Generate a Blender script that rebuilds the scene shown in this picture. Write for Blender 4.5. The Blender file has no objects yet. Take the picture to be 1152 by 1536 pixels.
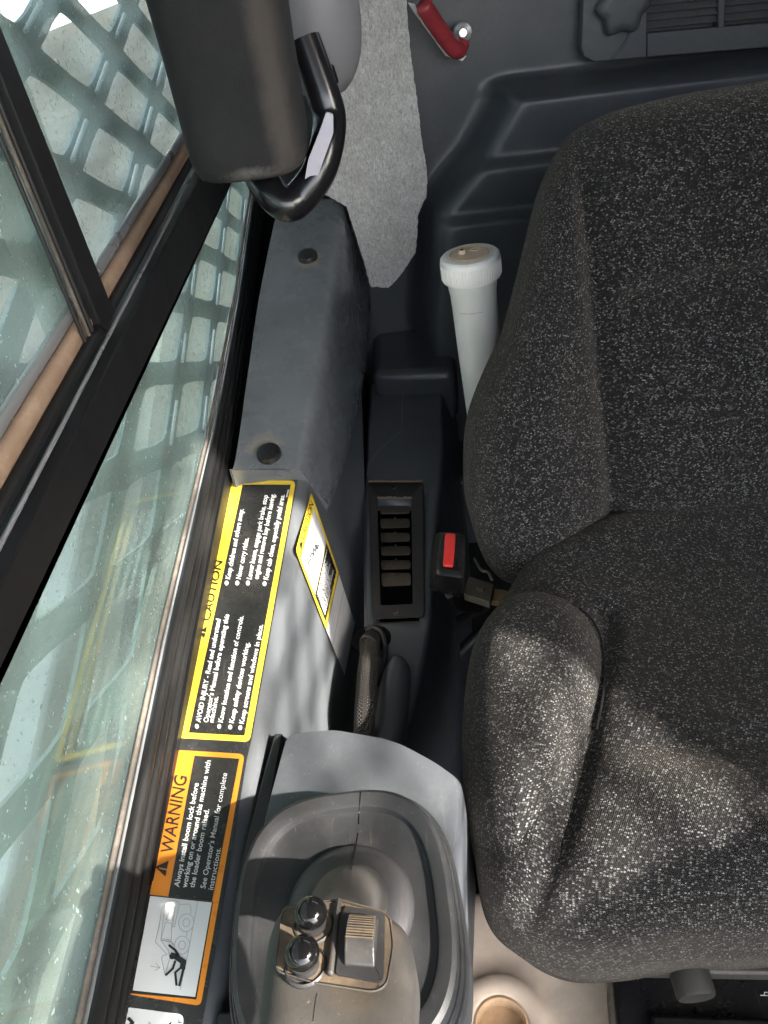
import bpy, bmesh, math, random
import numpy as np
from mathutils import Vector, Matrix
from mathutils.geometry import tessellate_polygon
random.seed(7)
S = bpy.context.scene
COL = S.collection

# ------------------------------------------------------------------ camera
F = 1150.0                                  # focal length in photo pixels (1152 x 1536)
AZ = np.array([-230, 1454, 1150.]); AZ /= np.linalg.norm(AZ)
AY = np.array([-59, 901, -1150.]); AY -= AY.dot(AZ) * AZ; AY /= np.linalg.norm(AY)
AX = np.cross(AY, AZ)
cam = bpy.data.cameras.new("camera"); camo = bpy.data.objects.new("camera", cam); COL.objects.link(camo)
cam.sensor_fit = 'VERTICAL'; cam.sensor_height = 36; cam.lens = 36 * F / 1536
cam.clip_start = 0.02; cam.clip_end = 500
m = Matrix.Identity(4)
for i in range(3):
    m[0][i] = AX[i]; m[1][i] = AY[i]; m[2][i] = AZ[i]
camo.matrix_world = m
S.camera = camo

# ------------------------------------------------------------------ sky, sun, exposure
SUN = Vector((0.70, -0.42, 0.57)).normalized()
w = bpy.data.worlds.new("World"); S.world = w; w.use_nodes = True
sky = w.node_tree.nodes.new('ShaderNodeTexSky'); sky.sky_type = 'NISHITA'; sky.sun_disc = False
sky.sun_elevation = math.asin(SUN.z); sky.sun_rotation = math.atan2(SUN.x, SUN.y)
sky.dust_density = 3.0
bg = w.node_tree.nodes['Background']; bg.inputs['Strength'].default_value = 0.15
hs_ = w.node_tree.nodes.new('ShaderNodeHueSaturation'); hs_.inputs['Saturation'].default_value = .5
w.node_tree.links.new(sky.outputs[0], hs_.inputs['Color']); w.node_tree.links.new(hs_.outputs[0], bg.inputs[0])
sl = bpy.data.lights.new("sun", 'SUN'); sl.energy = 2.7; sl.angle = math.radians(1.0); sl.color = (1, .95, .87)
so = bpy.data.objects.new("sun", sl); COL.objects.link(so)
so.rotation_euler = SUN.to_track_quat('Z', 'Y').to_euler()
S.view_settings.view_transform = 'Standard'; S.view_settings.look = 'None'; S.view_settings.gamma = 1
S.view_settings.use_curve_mapping = False
S.view_settings.exposure = 3.15

# ------------------------------------------------------------------ geometry helpers
def ray(px, py):
    d = np.array([px - 576, 768 - py, -F]); return np.array([AX @ d, AY @ d, AZ @ d])
def P(px, py, ax, val):                      # the point seen at a photo pixel on the plane axis = val
    v = ray(px, py); i = 'xyz'.index(ax); return Vector(v * (val / v[i]))
def PP(px, py, o, n):                        # ... on the plane through o with normal n
    v = Vector(ray(px, py)); return v * (Vector(o).dot(n) / v.dot(n))

def mesh(name, verts, faces, mat=None, parent=None, smooth=None, uv=None):
    me = bpy.data.meshes.new(name); me.from_pydata([tuple(v) for v in verts], [], faces)
    bm = bmesh.new(); bm.from_mesh(me); bmesh.ops.recalc_face_normals(bm, faces=bm.faces); bm.to_mesh(me); bm.free()
    if uv is not None:
        l = me.uv_layers.new(name='UVMap')
        for lp in me.loops: l.data[lp.index].uv = uv[lp.vertex_index]
    if smooth is not None:
        me.shade_smooth()
        if smooth < 180: me.set_sharp_from_angle(angle=math.radians(smooth))
    if mat: me.materials.append(mat)
    o = bpy.data.objects.new(name, me); COL.objects.link(o)
    if parent: o.parent = parent
    return o
def tag(o, label=None, cat=None, group=None, kind=None):
    if label: o['label'] = label
    if cat: o['category'] = cat
    if group: o['group'] = group
    if kind: o['kind'] = kind
    return o
def thing(name, label, cat, group=None):
    o = bpy.data.objects.new(name, None); COL.objects.link(o); o.empty_display_size = .03
    return tag(o, label, cat, group)
def bevel(o, wdt, seg=2, angle=30):
    b = o.modifiers.new('bevel', 'BEVEL'); b.width = wdt; b.segments = seg; b.limit_method = 'ANGLE'; b.angle_limit = math.radians(angle)
    return o
def loft(name, rings, mat, parent=None, closed=True, caps=True, smooth=40, uv=None):
    n = len(rings[0]); V = [p for r in rings for p in r]; Fc = []
    for i in range(len(rings) - 1):
        for k in range(n if closed else n - 1):
            a = i * n + k; b = i * n + (k + 1) % n
            Fc.append((a, b, b + n, a + n))
    if caps and closed:
        Fc.append(tuple(range(n))); Fc.append(tuple((len(rings) - 1) * n + k for k in range(n)))
    return mesh(name, V, Fc, mat, parent, smooth, uv)
def prism(name, pts, off, mat, parent=None, bev=0, seg=2, smooth=40):
    """polygon pts (3D) swept by vector off"""
    n = len(pts); pts = [Vector(p) for p in pts]; off = Vector(off)
    V = pts + [p + off for p in pts]
    Fc = [tuple(range(n)), tuple(range(2 * n - 1, n - 1, -1))] + [(k, (k + 1) % n, n + (k + 1) % n, n + k) for k in range(n)]
    o = mesh(name, V, Fc, mat, parent, smooth)
    if bev: bevel(o, bev, seg)
    return o
def box(name, lo, hi, mat, parent=None, bev=0, seg=2):
    x0, y0, z0 = lo; x1, y1, z1 = hi
    return prism(name, [(x0, y0, z0), (x1, y0, z0), (x1, y1, z0), (x0, y1, z0)], (0, 0, z1 - z0), mat, parent, bev, seg)
def crom(pts, n=8, closed=False):
    pts = [Vector(p) for p in pts]; N = len(pts); out = []
    segs = N if closed else N - 1
    for i in range(segs):
        if closed: a, b, c, d = pts[i - 1], pts[i], pts[(i + 1) % N], pts[(i + 2) % N]
        else: a, b, c, d = pts[max(i - 1, 0)], pts[i], pts[i + 1], pts[min(i + 2, N - 1)]
        for k in range(n):
            t = k / n
            out.append(.5 * ((2 * b) + (c - a) * t + (2 * a - 5 * b + 4 * c - d) * t * t + (3 * b - a - 3 * c + d) * t ** 3))
    if not closed: out.append(pts[-1])
    return out
def tube(name, path, r, mat, parent=None, seg=12, smooth=60, radii=None, flat=1.0, uvs=False):
    path = [Vector(p) for p in path]; rings = []
    t0 = (path[1] - path[0]).normalized(); up = Vector((0, 0, 1)) if abs(t0.z) < .9 else Vector((1, 0, 0))
    nrm = (up - t0 * up.dot(t0)).normalized(); uv = []; L = 0
    for i, p in enumerate(path):
        t = (path[min(i + 1, len(path) - 1)] - path[max(i - 1, 0)]).normalized()
        nrm = (nrm - t * nrm.dot(t)).normalized(); bi = t.cross(nrm)
        rr = radii[i] if radii else r
        if i: L += (path[i] - path[i - 1]).length
        rings.append([p + (nrm * math.cos(a) + bi * math.sin(a) * flat) * rr for a in [2 * math.pi * k / seg for k in range(seg)]])
        uv += [(k / seg * 2 * math.pi * r, L) for k in range(seg)]
    return loft(name, rings, mat, parent, smooth=smooth, uv=uv if uvs else None)
def lathe(name, c, axis, prof, mat, parent=None, seg=32, smooth=35, sq=None):
    """profile [(r, h)] about axis through c"""
    c = Vector(c); axis = Vector(axis).normalized()
    u = axis.orthogonal().normalized(); v = axis.cross(u)
    rings = []
    for r, h in prof:
        rings.append([c + axis * h + (u * math.cos(a) + v * math.sin(a)) * max(r, 1e-5) for a in [2 * math.pi * k / seg for k in range(seg)]])
    return loft(name, rings, mat, parent, smooth=smooth)
def squircle(c, rx, ry, z, n=64, e=2.8, rot=0.0):
    out = []
    for k in range(n):
        a = 2 * math.pi * k / n; ca, sa = math.cos(a), math.sin(a)
        x = rx * math.copysign(abs(ca) ** (2 / e), ca); y = ry * math.copysign(abs(sa) ** (2 / e), sa)
        out.append(Vector((c[0] + x * math.cos(rot) - y * math.sin(rot), c[1] + x * math.sin(rot) + y * math.cos(rot), z)))
    return out
def segdist(pts, poly, closed):
    """distance from each 2D point to a polyline"""
    pts = np.asarray(pts, float); best = np.full(len(pts), 1e9); n = len(poly)
    for i in range(n if closed else n - 1):
        a = np.asarray(poly[i], float); b = np.asarray(poly[(i + 1) % n], float); ab = b - a
        t = np.clip(((pts - a) @ ab) / max(ab @ ab, 1e-12), 0, 1)
        best = np.minimum(best, np.linalg.norm(pts - (a + t[:, None] * ab), axis=1))
    return best
def pillow(name, outline, o, U, V_, N, hfun, mat, parent, center=None, rings=60, drop=(.03, .07), inset=(.0, .012), R=.05, H=.05, smooth=180):
    """upholstered body: 2D outline in the frame o,U,V with normal N; hfun(points, dist) -> height above the frame"""
    o, U, V_, N = Vector(o), Vector(U), Vector(V_), Vector(N)
    out = [(p.x, p.y) for p in crom([(a, b, 0) for a, b in outline], 8, True)]
    n = len(out); oc = np.array(out); c = np.array(center) if center else oc.mean(0)
    P2 = []
    for i in range(rings + 1):
        s = math.sin((i / rings) * math.pi / 2) ** .9
        P2.append(c + (oc - c) * s)
    allp = np.concatenate(P2); d = segdist(allp, out, True); d[-n:] = 0
    q = 1 - np.clip(d / R, 0, 1); h = H * np.sqrt(np.clip(1 - q ** 2, 0, 1)) + hfun(allp, d)
    verts = [o + U * float(p[0]) + V_ * float(p[1]) + N * float(hh) for p, hh in zip(allp, h)]
    rad = allp - c; ln = np.linalg.norm(rad, axis=1) + 1e-6; oo = (H * (1 - np.sqrt(np.clip(1 - q ** 2, 0, 1))) * np.clip(ln / .03, 0, 1) / ln)[:, None] * rad
    uv = [(float(p[0]), float(p[1])) for p in allp + oo]; lastdir = rad[-n:] / ln[-n:, None]
    last = oc
    for dr, ins in zip(drop, inset):
        sh = c + (oc - c) * (1 - ins / .2)
        for p, dd in zip(sh, lastdir): verts.append(o + U * float(p[0]) + V_ * float(p[1]) - N * dr); uv.append((float(p[0] + dd[0] * (H + dr)), float(p[1] + dd[1] * (H + dr))))
    tot = rings + 1 + len(drop); Fc = []
    for i in range(tot - 1):
        for k in range(n):
            a = i * n + k; b = i * n + (k + 1) % n; Fc.append((a, b, b + n, a + n))
    Fc.append(tuple((tot - 1) * n + k for k in range(n)))
    ob = mesh(name, verts, Fc, mat, parent, smooth, uv)
    return ob

# ------------------------------------------------------------------ materials
def mat_new(name):
    mt = bpy.data.materials.new(name); mt.use_nodes = True; nt = mt.node_tree
    return mt, nt, nt.nodes['Principled BSDF']
def N_(nt, t, **kw):
    n = nt.nodes.new('ShaderNode' + t)
    for k, v in kw.items():
        if hasattr(n, k): setattr(n, k, v)
    return n
def L_(nt, a, b): nt.links.new(a, b)
def noise(nt, vec, scale, detail=4, rough=.6, dist=0):
    n = N_(nt, 'TexNoise'); n.inputs['Scale'].default_value = scale; n.inputs['Detail'].default_value = detail
    n.inputs['Roughness'].default_value = rough; n.inputs['Distortion'].default_value = dist
    if vec: L_(nt, vec, n.inputs['Vector'])
    return n.outputs['Fac']
def ramp(nt, fac, p0, p1, c0=(0, 0, 0, 1), c1=(1, 1, 1, 1)):
    r = N_(nt, 'ValToRGB'); r.color_ramp.elements[0].position = p0; r.color_ramp.elements[1].position = p1
    r.color_ramp.elements[0].color = c0; r.color_ramp.elements[1].color = c1
    L_(nt, fac, r.inputs[0]); return r.outputs[0]
def mixc(nt, fac, a, b):
    mx = N_(nt, 'Mix'); mx.data_type = 'RGBA'
    for s, v in ((mx.inputs[0], fac), (mx.inputs[6], a), (mx.inputs[7], b)):
        if isinstance(v, (int, float)): s.default_value = v
        elif isinstance(v, tuple): s.default_value = v + (1,) if len(v) == 3 else v
        else: L_(nt, v, s)
    return mx.outputs[2]
def mathn(nt, op, a, b=None):
    mn = N_(nt, 'Math'); mn.operation = op
    for i, v in enumerate((a, b)):
        if v is None: continue
        if isinstance(v, (int, float)): mn.inputs[i].default_value = v
        else: L_(nt, v, mn.inputs[i])
    return mn.outputs[0]
def bump(nt, h, strength, dist, bsdf):
    b = N_(nt, 'Bump'); b.inputs['Strength'].default_value = strength; b.inputs['Distance'].default_value = dist
    L_(nt, h, b.inputs['Height']); L_(nt, b.outputs[0], bsdf.inputs['Normal'])
def plastic(name, base, rough=.5, dust=.25, dustcol=(.28, .23, .17), grain=900, bs=.25, up=.3, scratch=.35, spec=.5, coarse=9):
    """moulded plastic or painted sheet: grain, smears, fine dust in patches (more on upward faces), specks and scratches"""
    mt, nt, b = mat_new(name); g = N_(nt, 'NewGeometry'); pos = g.outputs['Position']
    big = noise(nt, pos, coarse, 5, .65); fine = noise(nt, pos, 160, 6, .75); specks = noise(nt, pos, 520, 2, .5)
    dm = mathn(nt, 'MULTIPLY', ramp(nt, big, .42, .72), ramp(nt, fine, .35, .75))
    sx = N_(nt, 'SeparateXYZ'); L_(nt, g.outputs['Normal'], sx.inputs[0])
    upf = mathn(nt, 'MULTIPLY', ramp(nt, sx.outputs[2], .35, 1.0), up)
    dm = mathn(nt, 'MULTIPLY', mathn(nt, 'ADD', dm, upf), dust)
    sp = mathn(nt, 'MULTIPLY', ramp(nt, specks, .70, .76), min(1, dust * 1.6))
    mp = N_(nt, 'Mapping'); mp.inputs['Scale'].default_value = (1, .05, 1); mp.inputs['Rotation'].default_value = (.1, .2, .35); L_(nt, pos, mp.inputs['Vector'])
    sc = mathn(nt, 'MULTIPLY', ramp(nt, noise(nt, mp.outputs[0], 420, 3, .6), .66, .76), scratch * .35)
    fac = mathn(nt, 'MINIMUM', mathn(nt, 'ADD', mathn(nt, 'ADD', dm, sp), sc), .9)
    var = mixc(nt, ramp(nt, noise(nt, pos, 5, 3), .3, .7), tuple(c * .8 for c in base), tuple(c * 1.2 for c in base))
    L_(nt, mixc(nt, fac, var, dustcol), b.inputs['Base Color'])
    rg = mathn(nt, 'ADD', mathn(nt, 'MULTIPLY', ramp(nt, noise(nt, pos, 22, 5, .7), .3, .7), .14), rough - .07)
    L_(nt, mathn(nt, 'ADD', rg, mathn(nt, 'MULTIPLY', fac, .10)), b.inputs['Roughness'])
    b.inputs['Specular IOR Level'].default_value = spec
    bump(nt, noise(nt, pos, grain, 2, .5), bs, .0004, b)
    return mt
def flat(name, col, rough=.45, var=.08, metallic=0, emit=None):
    mt, nt, b = mat_new(name); g = N_(nt, 'NewGeometry')
    nz = ramp(nt, noise(nt, g.outputs['Position'], 60, 5, .7), .3, .75)
    L_(nt, mixc(nt, nz, tuple(c * (1 - var) for c in col), tuple(min(1, c * (1 + var)) for c in col)), b.inputs['Base Color'])
    b.inputs['Roughness'].default_value = rough; b.inputs['Metallic'].default_value = metallic
    return mt
M = {}
M['rear'] = plastic('rear_plastic', (.040, .045, .053), .40, .16, coarse=5)
M['rear_grey'] = plastic('rear_grey_plastic', (.05, .055, .062), .5, .25)
M['console'] = plastic('console_plastic', (.066, .075, .088), .40, .16, coarse=6)
M['console_dk'] = plastic('console_dark', (.014, .015, .018), .45, .15)
M['ledge'] = plastic('ledge_paint', (.085, .092, .100), .36, .12, dustcol=(.42, .4, .36), spec=.7)
M['cover'] = plastic('cover_plastic', (.105, .114, .124), .27, .25, dustcol=(.3, .28, .25))
M['pod'] = plastic('pod_plastic', (.056, .061, .070), .42, .25, dustcol=(.22, .22, .21), spec=.5)
M['boot'] = plastic('boot_rubber', (.022, .022, .024), .5, .2, dustcol=(.16, .13, .10), spec=.35)
M['bootplate'] = plastic('boot_plate_rubber', (.016, .0172, .0195), .5, .14, spec=.35, up=.1)
M['grip'] = plastic('grip_plastic', (.028, .0275, .0275), .55, .5, dustcol=(.13, .10, .07), up=.35)
M['dust'] = plastic('dusty_plastic', (.034, .029, .024), .7, .75, dustcol=(.25, .17, .095), up=.35, grain=500, bs=.5, coarse=45)
M['black'] = plastic('black_plastic', (.009, .009, .010), .3, .12, up=0)
M['gloss'] = flat('gloss_black', (.006, .006, .007), .12)
M['rubber'] = plastic('window_rubber', (.008, .008, .008), .5, .02, up=0, scratch=.1, dustcol=(.2, .15, .1))
M['blackpaint'] = plastic('black_window_frame_paint', (.010, .010, .011), .5, .0, scratch=.1, up=0, spec=.25)
M['backing'] = plastic('black_vinyl', (.02, .02, .021), .28, .2, dustcol=(.25, .23, .2), up=.1)
M['tan'] = plastic('dirt_caked_seal', (.22, .14, .09), .8, .9, dustcol=(.42, .31, .22), grain=400, bs=.8, coarse=30)
M['rail'] = plastic('satin_rail', (.16, .165, .17), .3, .3)
M['foam'] = plastic('foam_pad', (.006, .006, .0065), .9, .3, dustcol=(.026, .024, .022), up=.0, grain=600, bs=.6, coarse=7)
nt = M['foam'].node_tree; b_ = nt.nodes['Principled BSDF']
M['grey'] = plastic('grey_housing', (.14, .14, .15), .55, .2, grain=400)
M['handle'] = flat('handle_black', (.007, .007, .008), .24, .3)
M['sky_glint'] = flat('painted_reflection', (.40, .39, .45), .25, .1, .3)  # pale tone of the reflection painted on the handle
M['red'] = flat('red_button', (.62, .035, .03), .4)
M['redgrip'] = flat('red_vinyl', (.27, .03, .038), .35, .2)
M['white_plastic'] = plastic('white_plastic', (.74, .72, .68), .45, .30, dustcol=(.36, .25, .15), up=.22, grain=300, bs=.1)
M['tube_plastic'] = plastic('translucent_tube', (.6, .59, .57), .5, .25, dustcol=(.33, .28, .22), up=0, grain=300, bs=.1)
M['tube_plastic'].node_tree.nodes['Principled BSDF'].inputs['Subsurface Weight'].default_value = .2
M['zinc'] = flat('zinc', (.5, .5, .48), .35, .3, .8)
M['brass'] = plastic('dull_steel', (.24, .21, .17), .5, .4)
M['paper'] = flat('cream_paper', (.62, .49, .375), .9, .1)
M['card'] = flat('card_core', (.5, .33, .19), .9, .2)
M['yellow'] = plastic('yellow_print', (.86, .60, .045), .32, .25, dustcol=(.45, .36, .18), up=.1, bs=.05)
M['orange'] = plastic('orange_print', (.80, .26, .02), .32, .25, dustcol=(.35, .2, .1), up=.1, bs=.05)
M['print_black'] = plastic('print_black', (.013, .013, .013), .26, .22, dustcol=(.25, .22, .17), up=.1)
M['print_white'] = plastic('print_white', (.66, .66, .65), .35, .2, dustcol=(.42, .40, .36), up=.05, bs=.05)
M['print_ink'] = flat('print_ink', (.02, .02, .02), .4, .1)
M['print_grey'] = flat('print_grey', (.35, .35, .36), .4, .1)
M['mesh'] = plastic('screen_steel', (.20, .275, .265), .5, .3, dustcol=(.42, .45, .43))
M['glint'] = flat('painted_glint', (.95, .96, .96), .4)  # near white for the painted glints on the screen
M['silt'] = plastic('silty_seal', (.06, .05, .042), .8, .8, dustcol=(.30, .25, .2), grain=400, bs=.8, coarse=30)
def ground_mat():
    mt, nt, b = mat_new('gravel_ground'); g = N_(nt, 'NewGeometry'); pos = g.outputs['Position']
    f = mixc(nt, ramp(nt, noise(nt, pos, 2.2, 6, .7, .5), .40, .60), (.025, .023, .02), (.085, .08, .072))
    L_(nt, mixc(nt, ramp(nt, noise(nt, pos, 40, 4, .7), .35, .65), f, (.055, .052, .046)), b.inputs['Base Color']); b.inputs['Roughness'].default_value = .95
    bump(nt, noise(nt, pos, 40, 4, .7), .8, .02, b); return mt
M['ground'] = ground_mat()
M['boom'] = plastic('boom_paint', (.6, .59, .56), .5, .4)
M['body'] = plastic('cab_liner', (.05, .05, .053), .6, .2)
M['white_wall'] = flat('white_wall', (.8, .8, .8), .7)

def felt_mat():
    mt, nt, b = mat_new('grey_felt'); g = N_(nt, 'NewGeometry'); pos = g.outputs['Position']
    mp = N_(nt, 'Mapping'); mp.inputs['Scale'].default_value = (1, 1, .45); mp.inputs['Rotation'].default_value = (0, .5, 0); L_(nt, pos, mp.inputs['Vector'])
    a = noise(nt, mp.outputs[0], 420, 8, .9, .8); c = noise(nt, pos, 30, 4, .7)
    f = mixc(nt, ramp(nt, a, .36, .62), (.19, .183, .175), (.76, .735, .70))
    L_(nt, mixc(nt, mathn(nt, 'MULTIPLY', ramp(nt, c, .45, .7), .35), f, (.30, .27, .23)), b.inputs['Base Color'])
    b.inputs['Roughness'].default_value = 1; b.inputs['Sheen Weight'].default_value = .3; b.inputs['Specular IOR Level'].default_value = .1
    bump(nt, a, .9, .002, b); return mt
M['felt'] = felt_mat()

def fabric_mat():
    mt, nt, b = mat_new('flecked_seat_fabric'); tc = N_(nt, 'TexCoord'); uv = tc.outputs['UV']
    mp = N_(nt, 'Mapping'); mp.inputs['Scale'].default_value = (1.0, 1.35, 1); mp.inputs['Rotation'].default_value = (0, 0, .42); L_(nt, uv, mp.inputs['Vector'])
    def vor(scale, rnd):
        v = N_(nt, 'TexVoronoi'); v.voronoi_dimensions = '2D'; v.inputs['Scale'].default_value = scale; v.inputs['Randomness'].default_value = rnd
        L_(nt, mp.outputs[0], v.inputs['Vector'])
        s = N_(nt, 'SeparateColor'); L_(nt, v.outputs['Color'], s.inputs[0])
        return v.outputs['Distance'], s.outputs[0], s.outputs[1]
    d, r, g = vor(500, .5)
    clus = noise(nt, uv, 120, 2, .5)
    sel = ramp(nt, mathn(nt, 'ADD', mathn(nt, 'MULTIPLY', r, .8), mathn(nt, 'MULTIPLY', clus, .25)), .50, .76)
    shape = ramp(nt, d, .26, .52, (1, 1, 1, 1), (0, 0, 0, 1))
    fl = mathn(nt, 'MULTIPLY', mathn(nt, 'MULTIPLY', sel, shape), mathn(nt, 'ADD', mathn(nt, 'MULTIPLY', mathn(nt, 'MULTIPLY', g, g), .85), .15))
    knit = N_(nt, 'TexWave'); knit.inputs['Scale'].default_value = 260; knit.inputs['Distortion'].default_value = 3; knit.inputs['Detail'].default_value = 1; knit.inputs['Detail Scale'].default_value = 2
    L_(nt, uv, knit.inputs['Vector'])
    base = mixc(nt, ramp(nt, noise(nt, uv, 14, 4, .6), .35, .7), (.0046, .0046, .0055), (.0082, .008, .0083))
    base = mixc(nt, mathn(nt, 'MULTIPLY', knit.outputs['Fac'], .5), base, (.015, .0145, .0152))
    L_(nt, mixc(nt, fl, base, (.195, .188, .178)), b.inputs['Base Color'])
    b.inputs['Roughness'].default_value = .95; b.inputs['Specular IOR Level'].default_value = .15
    b.inputs['Sheen Weight'].default_value = .16; b.inputs['Sheen Roughness'].default_value = .5; b.inputs['Sheen Tint'].default_value = (.8, .68, .55, 1)
    hh = mathn(nt, 'ADD', mathn(nt, 'MULTIPLY', knit.outputs['Fac'], .5), d)
    bump(nt, hh, .6, .0012, b); return mt
M['fabric'] = fabric_mat()

def braid_mat():
    mt, nt, b = mat_new('braided_sleeve'); tc = N_(nt, 'TexCoord')
    s = None
    for rz in (.9, -.9):
        mp = N_(nt, 'Mapping'); mp.inputs['Rotation'].default_value = (0, 0, rz); L_(nt, tc.outputs['UV'], mp.inputs['Vector'])
        wv = N_(nt, 'TexWave'); wv.inputs['Scale'].default_value = 150; wv.inputs['Distortion'].default_value = .4; L_(nt, mp.outputs[0], wv.inputs['Vector'])
        s = wv.outputs['Fac'] if s is None else mathn(nt, 'MULTIPLY', s, wv.outputs['Fac'])
    L_(nt, mixc(nt, ramp(nt, s, .1, .55), (.012, .011, .010), (.085, .072, .058)), b.inputs['Base Color'])
    b.inputs['Roughness'].default_value = .8; bump(nt, s, 1, .0015, b); return mt
M['braid'] = braid_mat()

def glass_mat(name, tint, haze):
    """dirty pane: clear see-through, a film of dust in smears and droplets, mirror reflection on top"""
    mt, nt, b = mat_new(name); nt.nodes.remove(b); out = nt.nodes['Material Output']
    g = N_(nt, 'NewGeometry'); pos = g.outputs['Position']
    tr = N_(nt, 'BsdfTransparent'); tr.inputs[0].default_value = tint + (1,)
    df = N_(nt, 'BsdfDiffuse'); df.inputs[0].default_value = (.44, .51, .46, 1)
    tl = N_(nt, 'BsdfTranslucent'); tl.inputs[0].default_value = (.54, .63, .57, 1)
    ds = N_(nt, 'MixShader'); ds.inputs[0].default_value = .55; L_(nt, df.outputs[0], ds.inputs[1]); L_(nt, tl.outputs[0], ds.inputs[2])
    a = ramp(nt, noise(nt, pos, 5, 3, .5, .3), .25, .8); spk = ramp(nt, noise(nt, pos, 240, 2, .5), .66, .72)
    mp = N_(nt, 'Mapping'); mp.inputs['Scale'].default_value = (1, .35, 1.6); mp.inputs['Rotation'].default_value = (.7, 0, 0); L_(nt, pos, mp.inputs['Vector'])
    sm = ramp(nt, noise(nt, mp.outputs[0], 9, 3, .5, .4), .35, .9)
    f = mathn(nt, 'ADD', mathn(nt, 'ADD', mathn(nt, 'MULTIPLY', a, haze * .45), mathn(nt, 'MULTIPLY', sm, haze * .45)), mathn(nt, 'MULTIPLY', spk, .5))
    f = mathn(nt, 'MINIMUM', mathn(nt, 'ADD', f, haze * .55), .95)
    m1 = N_(nt, 'MixShader'); L_(nt, f, m1.inputs[0]); L_(nt, tr.outputs[0], m1.inputs[1]); L_(nt, ds.outputs[0], m1.inputs[2])
    gl = N_(nt, 'BsdfGlossy'); gl.inputs['Roughness'].default_value = .02
    fr = N_(nt, 'Fresnel'); fr.inputs[0].default_value = 1.5
    m2 = N_(nt, 'MixShader'); L_(nt, mathn(nt, 'MINIMUM', mathn(nt, 'MULTIPLY', fr.outputs[0], .32), .8), m2.inputs[0]); L_(nt, m1.outputs[0], m2.inputs[1]); L_(nt, gl.outputs[0], m2.inputs[2])
    L_(nt, m2.outputs[0], out.inputs[0]); return mt
M['glass'] = glass_mat('dirty_green_glass', (.80, .88, .83), .30)
M['glass_up'] = glass_mat('dirty_sliding_glass', (.82, .88, .86), .30)
M['glass_clean'] = glass_mat('clean_glass', (.96, .98, .97), .02)

# ================================================================== the setting: cab shell and outside
def structure(o): o['kind'] = 'structure'; return o
FZ = -.95
structure(box('floor', (-.26, -.75, FZ - .03), (.88, 1.7, FZ), M['console_dk']))
structure(box('ground', (-90, -90, -1.56), (90, 90, -1.5), M['ground']))
# roof with thickness
structure(box('roof', (-.30, -.72, .50), (.90, 1.70, .54), M['body']))
# right wall: solid below and behind, front window opening shaped for the sun patches
RW = structure(prism('right_wall_sun_mask', [(.85, -.72, FZ), (.85, 1.3, FZ), (.85, 1.3, .50), (.85, .06, .50), (.85, .06, .25), (.85, -.045, .20), (.85, -.05, .08), (.85, -.12, .03), (.85, -.20, .10), (.85, -.45, .22), (.85, -.72, .24)], (.03, 0, 0), M['body']))
structure(box('front_sill', (-.26, -.78, FZ), (.88, -.74, -.70), M['body']))
# left wall below the window
structure(box('left_wall', (-.26, -.72, FZ), (-.232, 1.66, -.50), M['body']))
structure(box('left_rear_pillar', (-.262, 1.625, -.50), (-.222, 1.66, .50), M['blackpaint']))

# rear wall, one moulded liner with terraces
def rear_y(x, z):
    y = 1.20
    def st(v, c, wd): return 1 / (1 + np.exp(-(v - c) / wd))
    s = 1.2                                       # values read at y = 1, scaled
    left = np.interp(z / s, [-.42, -.29, -.235, -.19, -.15], [.035, .062, .118, .150, .150]) * s
    m_ = st(x, left, .005)
    tot = 0
    for zc, a in ((-.178, .080), (-.245, .016), (-.300, .016)):
        tot = tot + a * (1 - st(z + .028 * (x / s - .155), zc * s, .0026))
    y = y - m_ * tot
    y = y + .44 * (1 - st(x, -.075, .004))
    return y
xs = np.linspace(-.27, .88, 231); zs = np.concatenate([np.linspace(-.95, -.45, 26), np.linspace(-.445, -.17, 140), np.linspace(-.165, .5, 30)])
Vr = []; Fr = []
for z in zs:
    yy = rear_y(xs, z)
    for x, y in zip(xs, yy): Vr.append((x, y, z))
nx = len(xs)
for j in range(len(zs) - 1):
    if zs[j] > .12 and zs[j] < .42: rng = [i for i in range(nx - 1) if not (.05 < xs[i] < .8)]
    else: rng = range(nx - 1)
    for i in rng: Fr.append((j * nx + i, j * nx + i + 1, (j + 1) * nx + i + 1, (j + 1) * nx + i))
rw = structure(mesh('rear_wall', Vr, Fr, M['rear'], smooth=180))
box('rear_bay_floor', (-.235, .98, -.78), (.16, 1.20, -.72), M['rear'], rw, .01)

# outside the window
structure(box('white_building', (-8.5, 21, -1.5), (-8.2, 60, 4), M['white_wall']))
ba = thing('loader_arm', 'pale grey steel loader arm running outside the side screen', 'loader arm')
prism('arm_beam', [(-.62, -.4, -1.02), (-.62, .55, -.98), (-.62, 1.0, -.86), (-.62, 2.2, -.55), (-.62, 2.2, -.75), (-.62, 1.0, -1.1), (-.62, .55, -1.24), (-.62, -.4, -1.26)], (-.09, 0, 0), M['boom'], ba, .008)
lathe('pivot_pin', (-.62, .35, -1.12), (1, 0, 0), [(0, .03), (.035, .03), (.04, .024), (.04, 0)], M['zinc'], ba)

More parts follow.
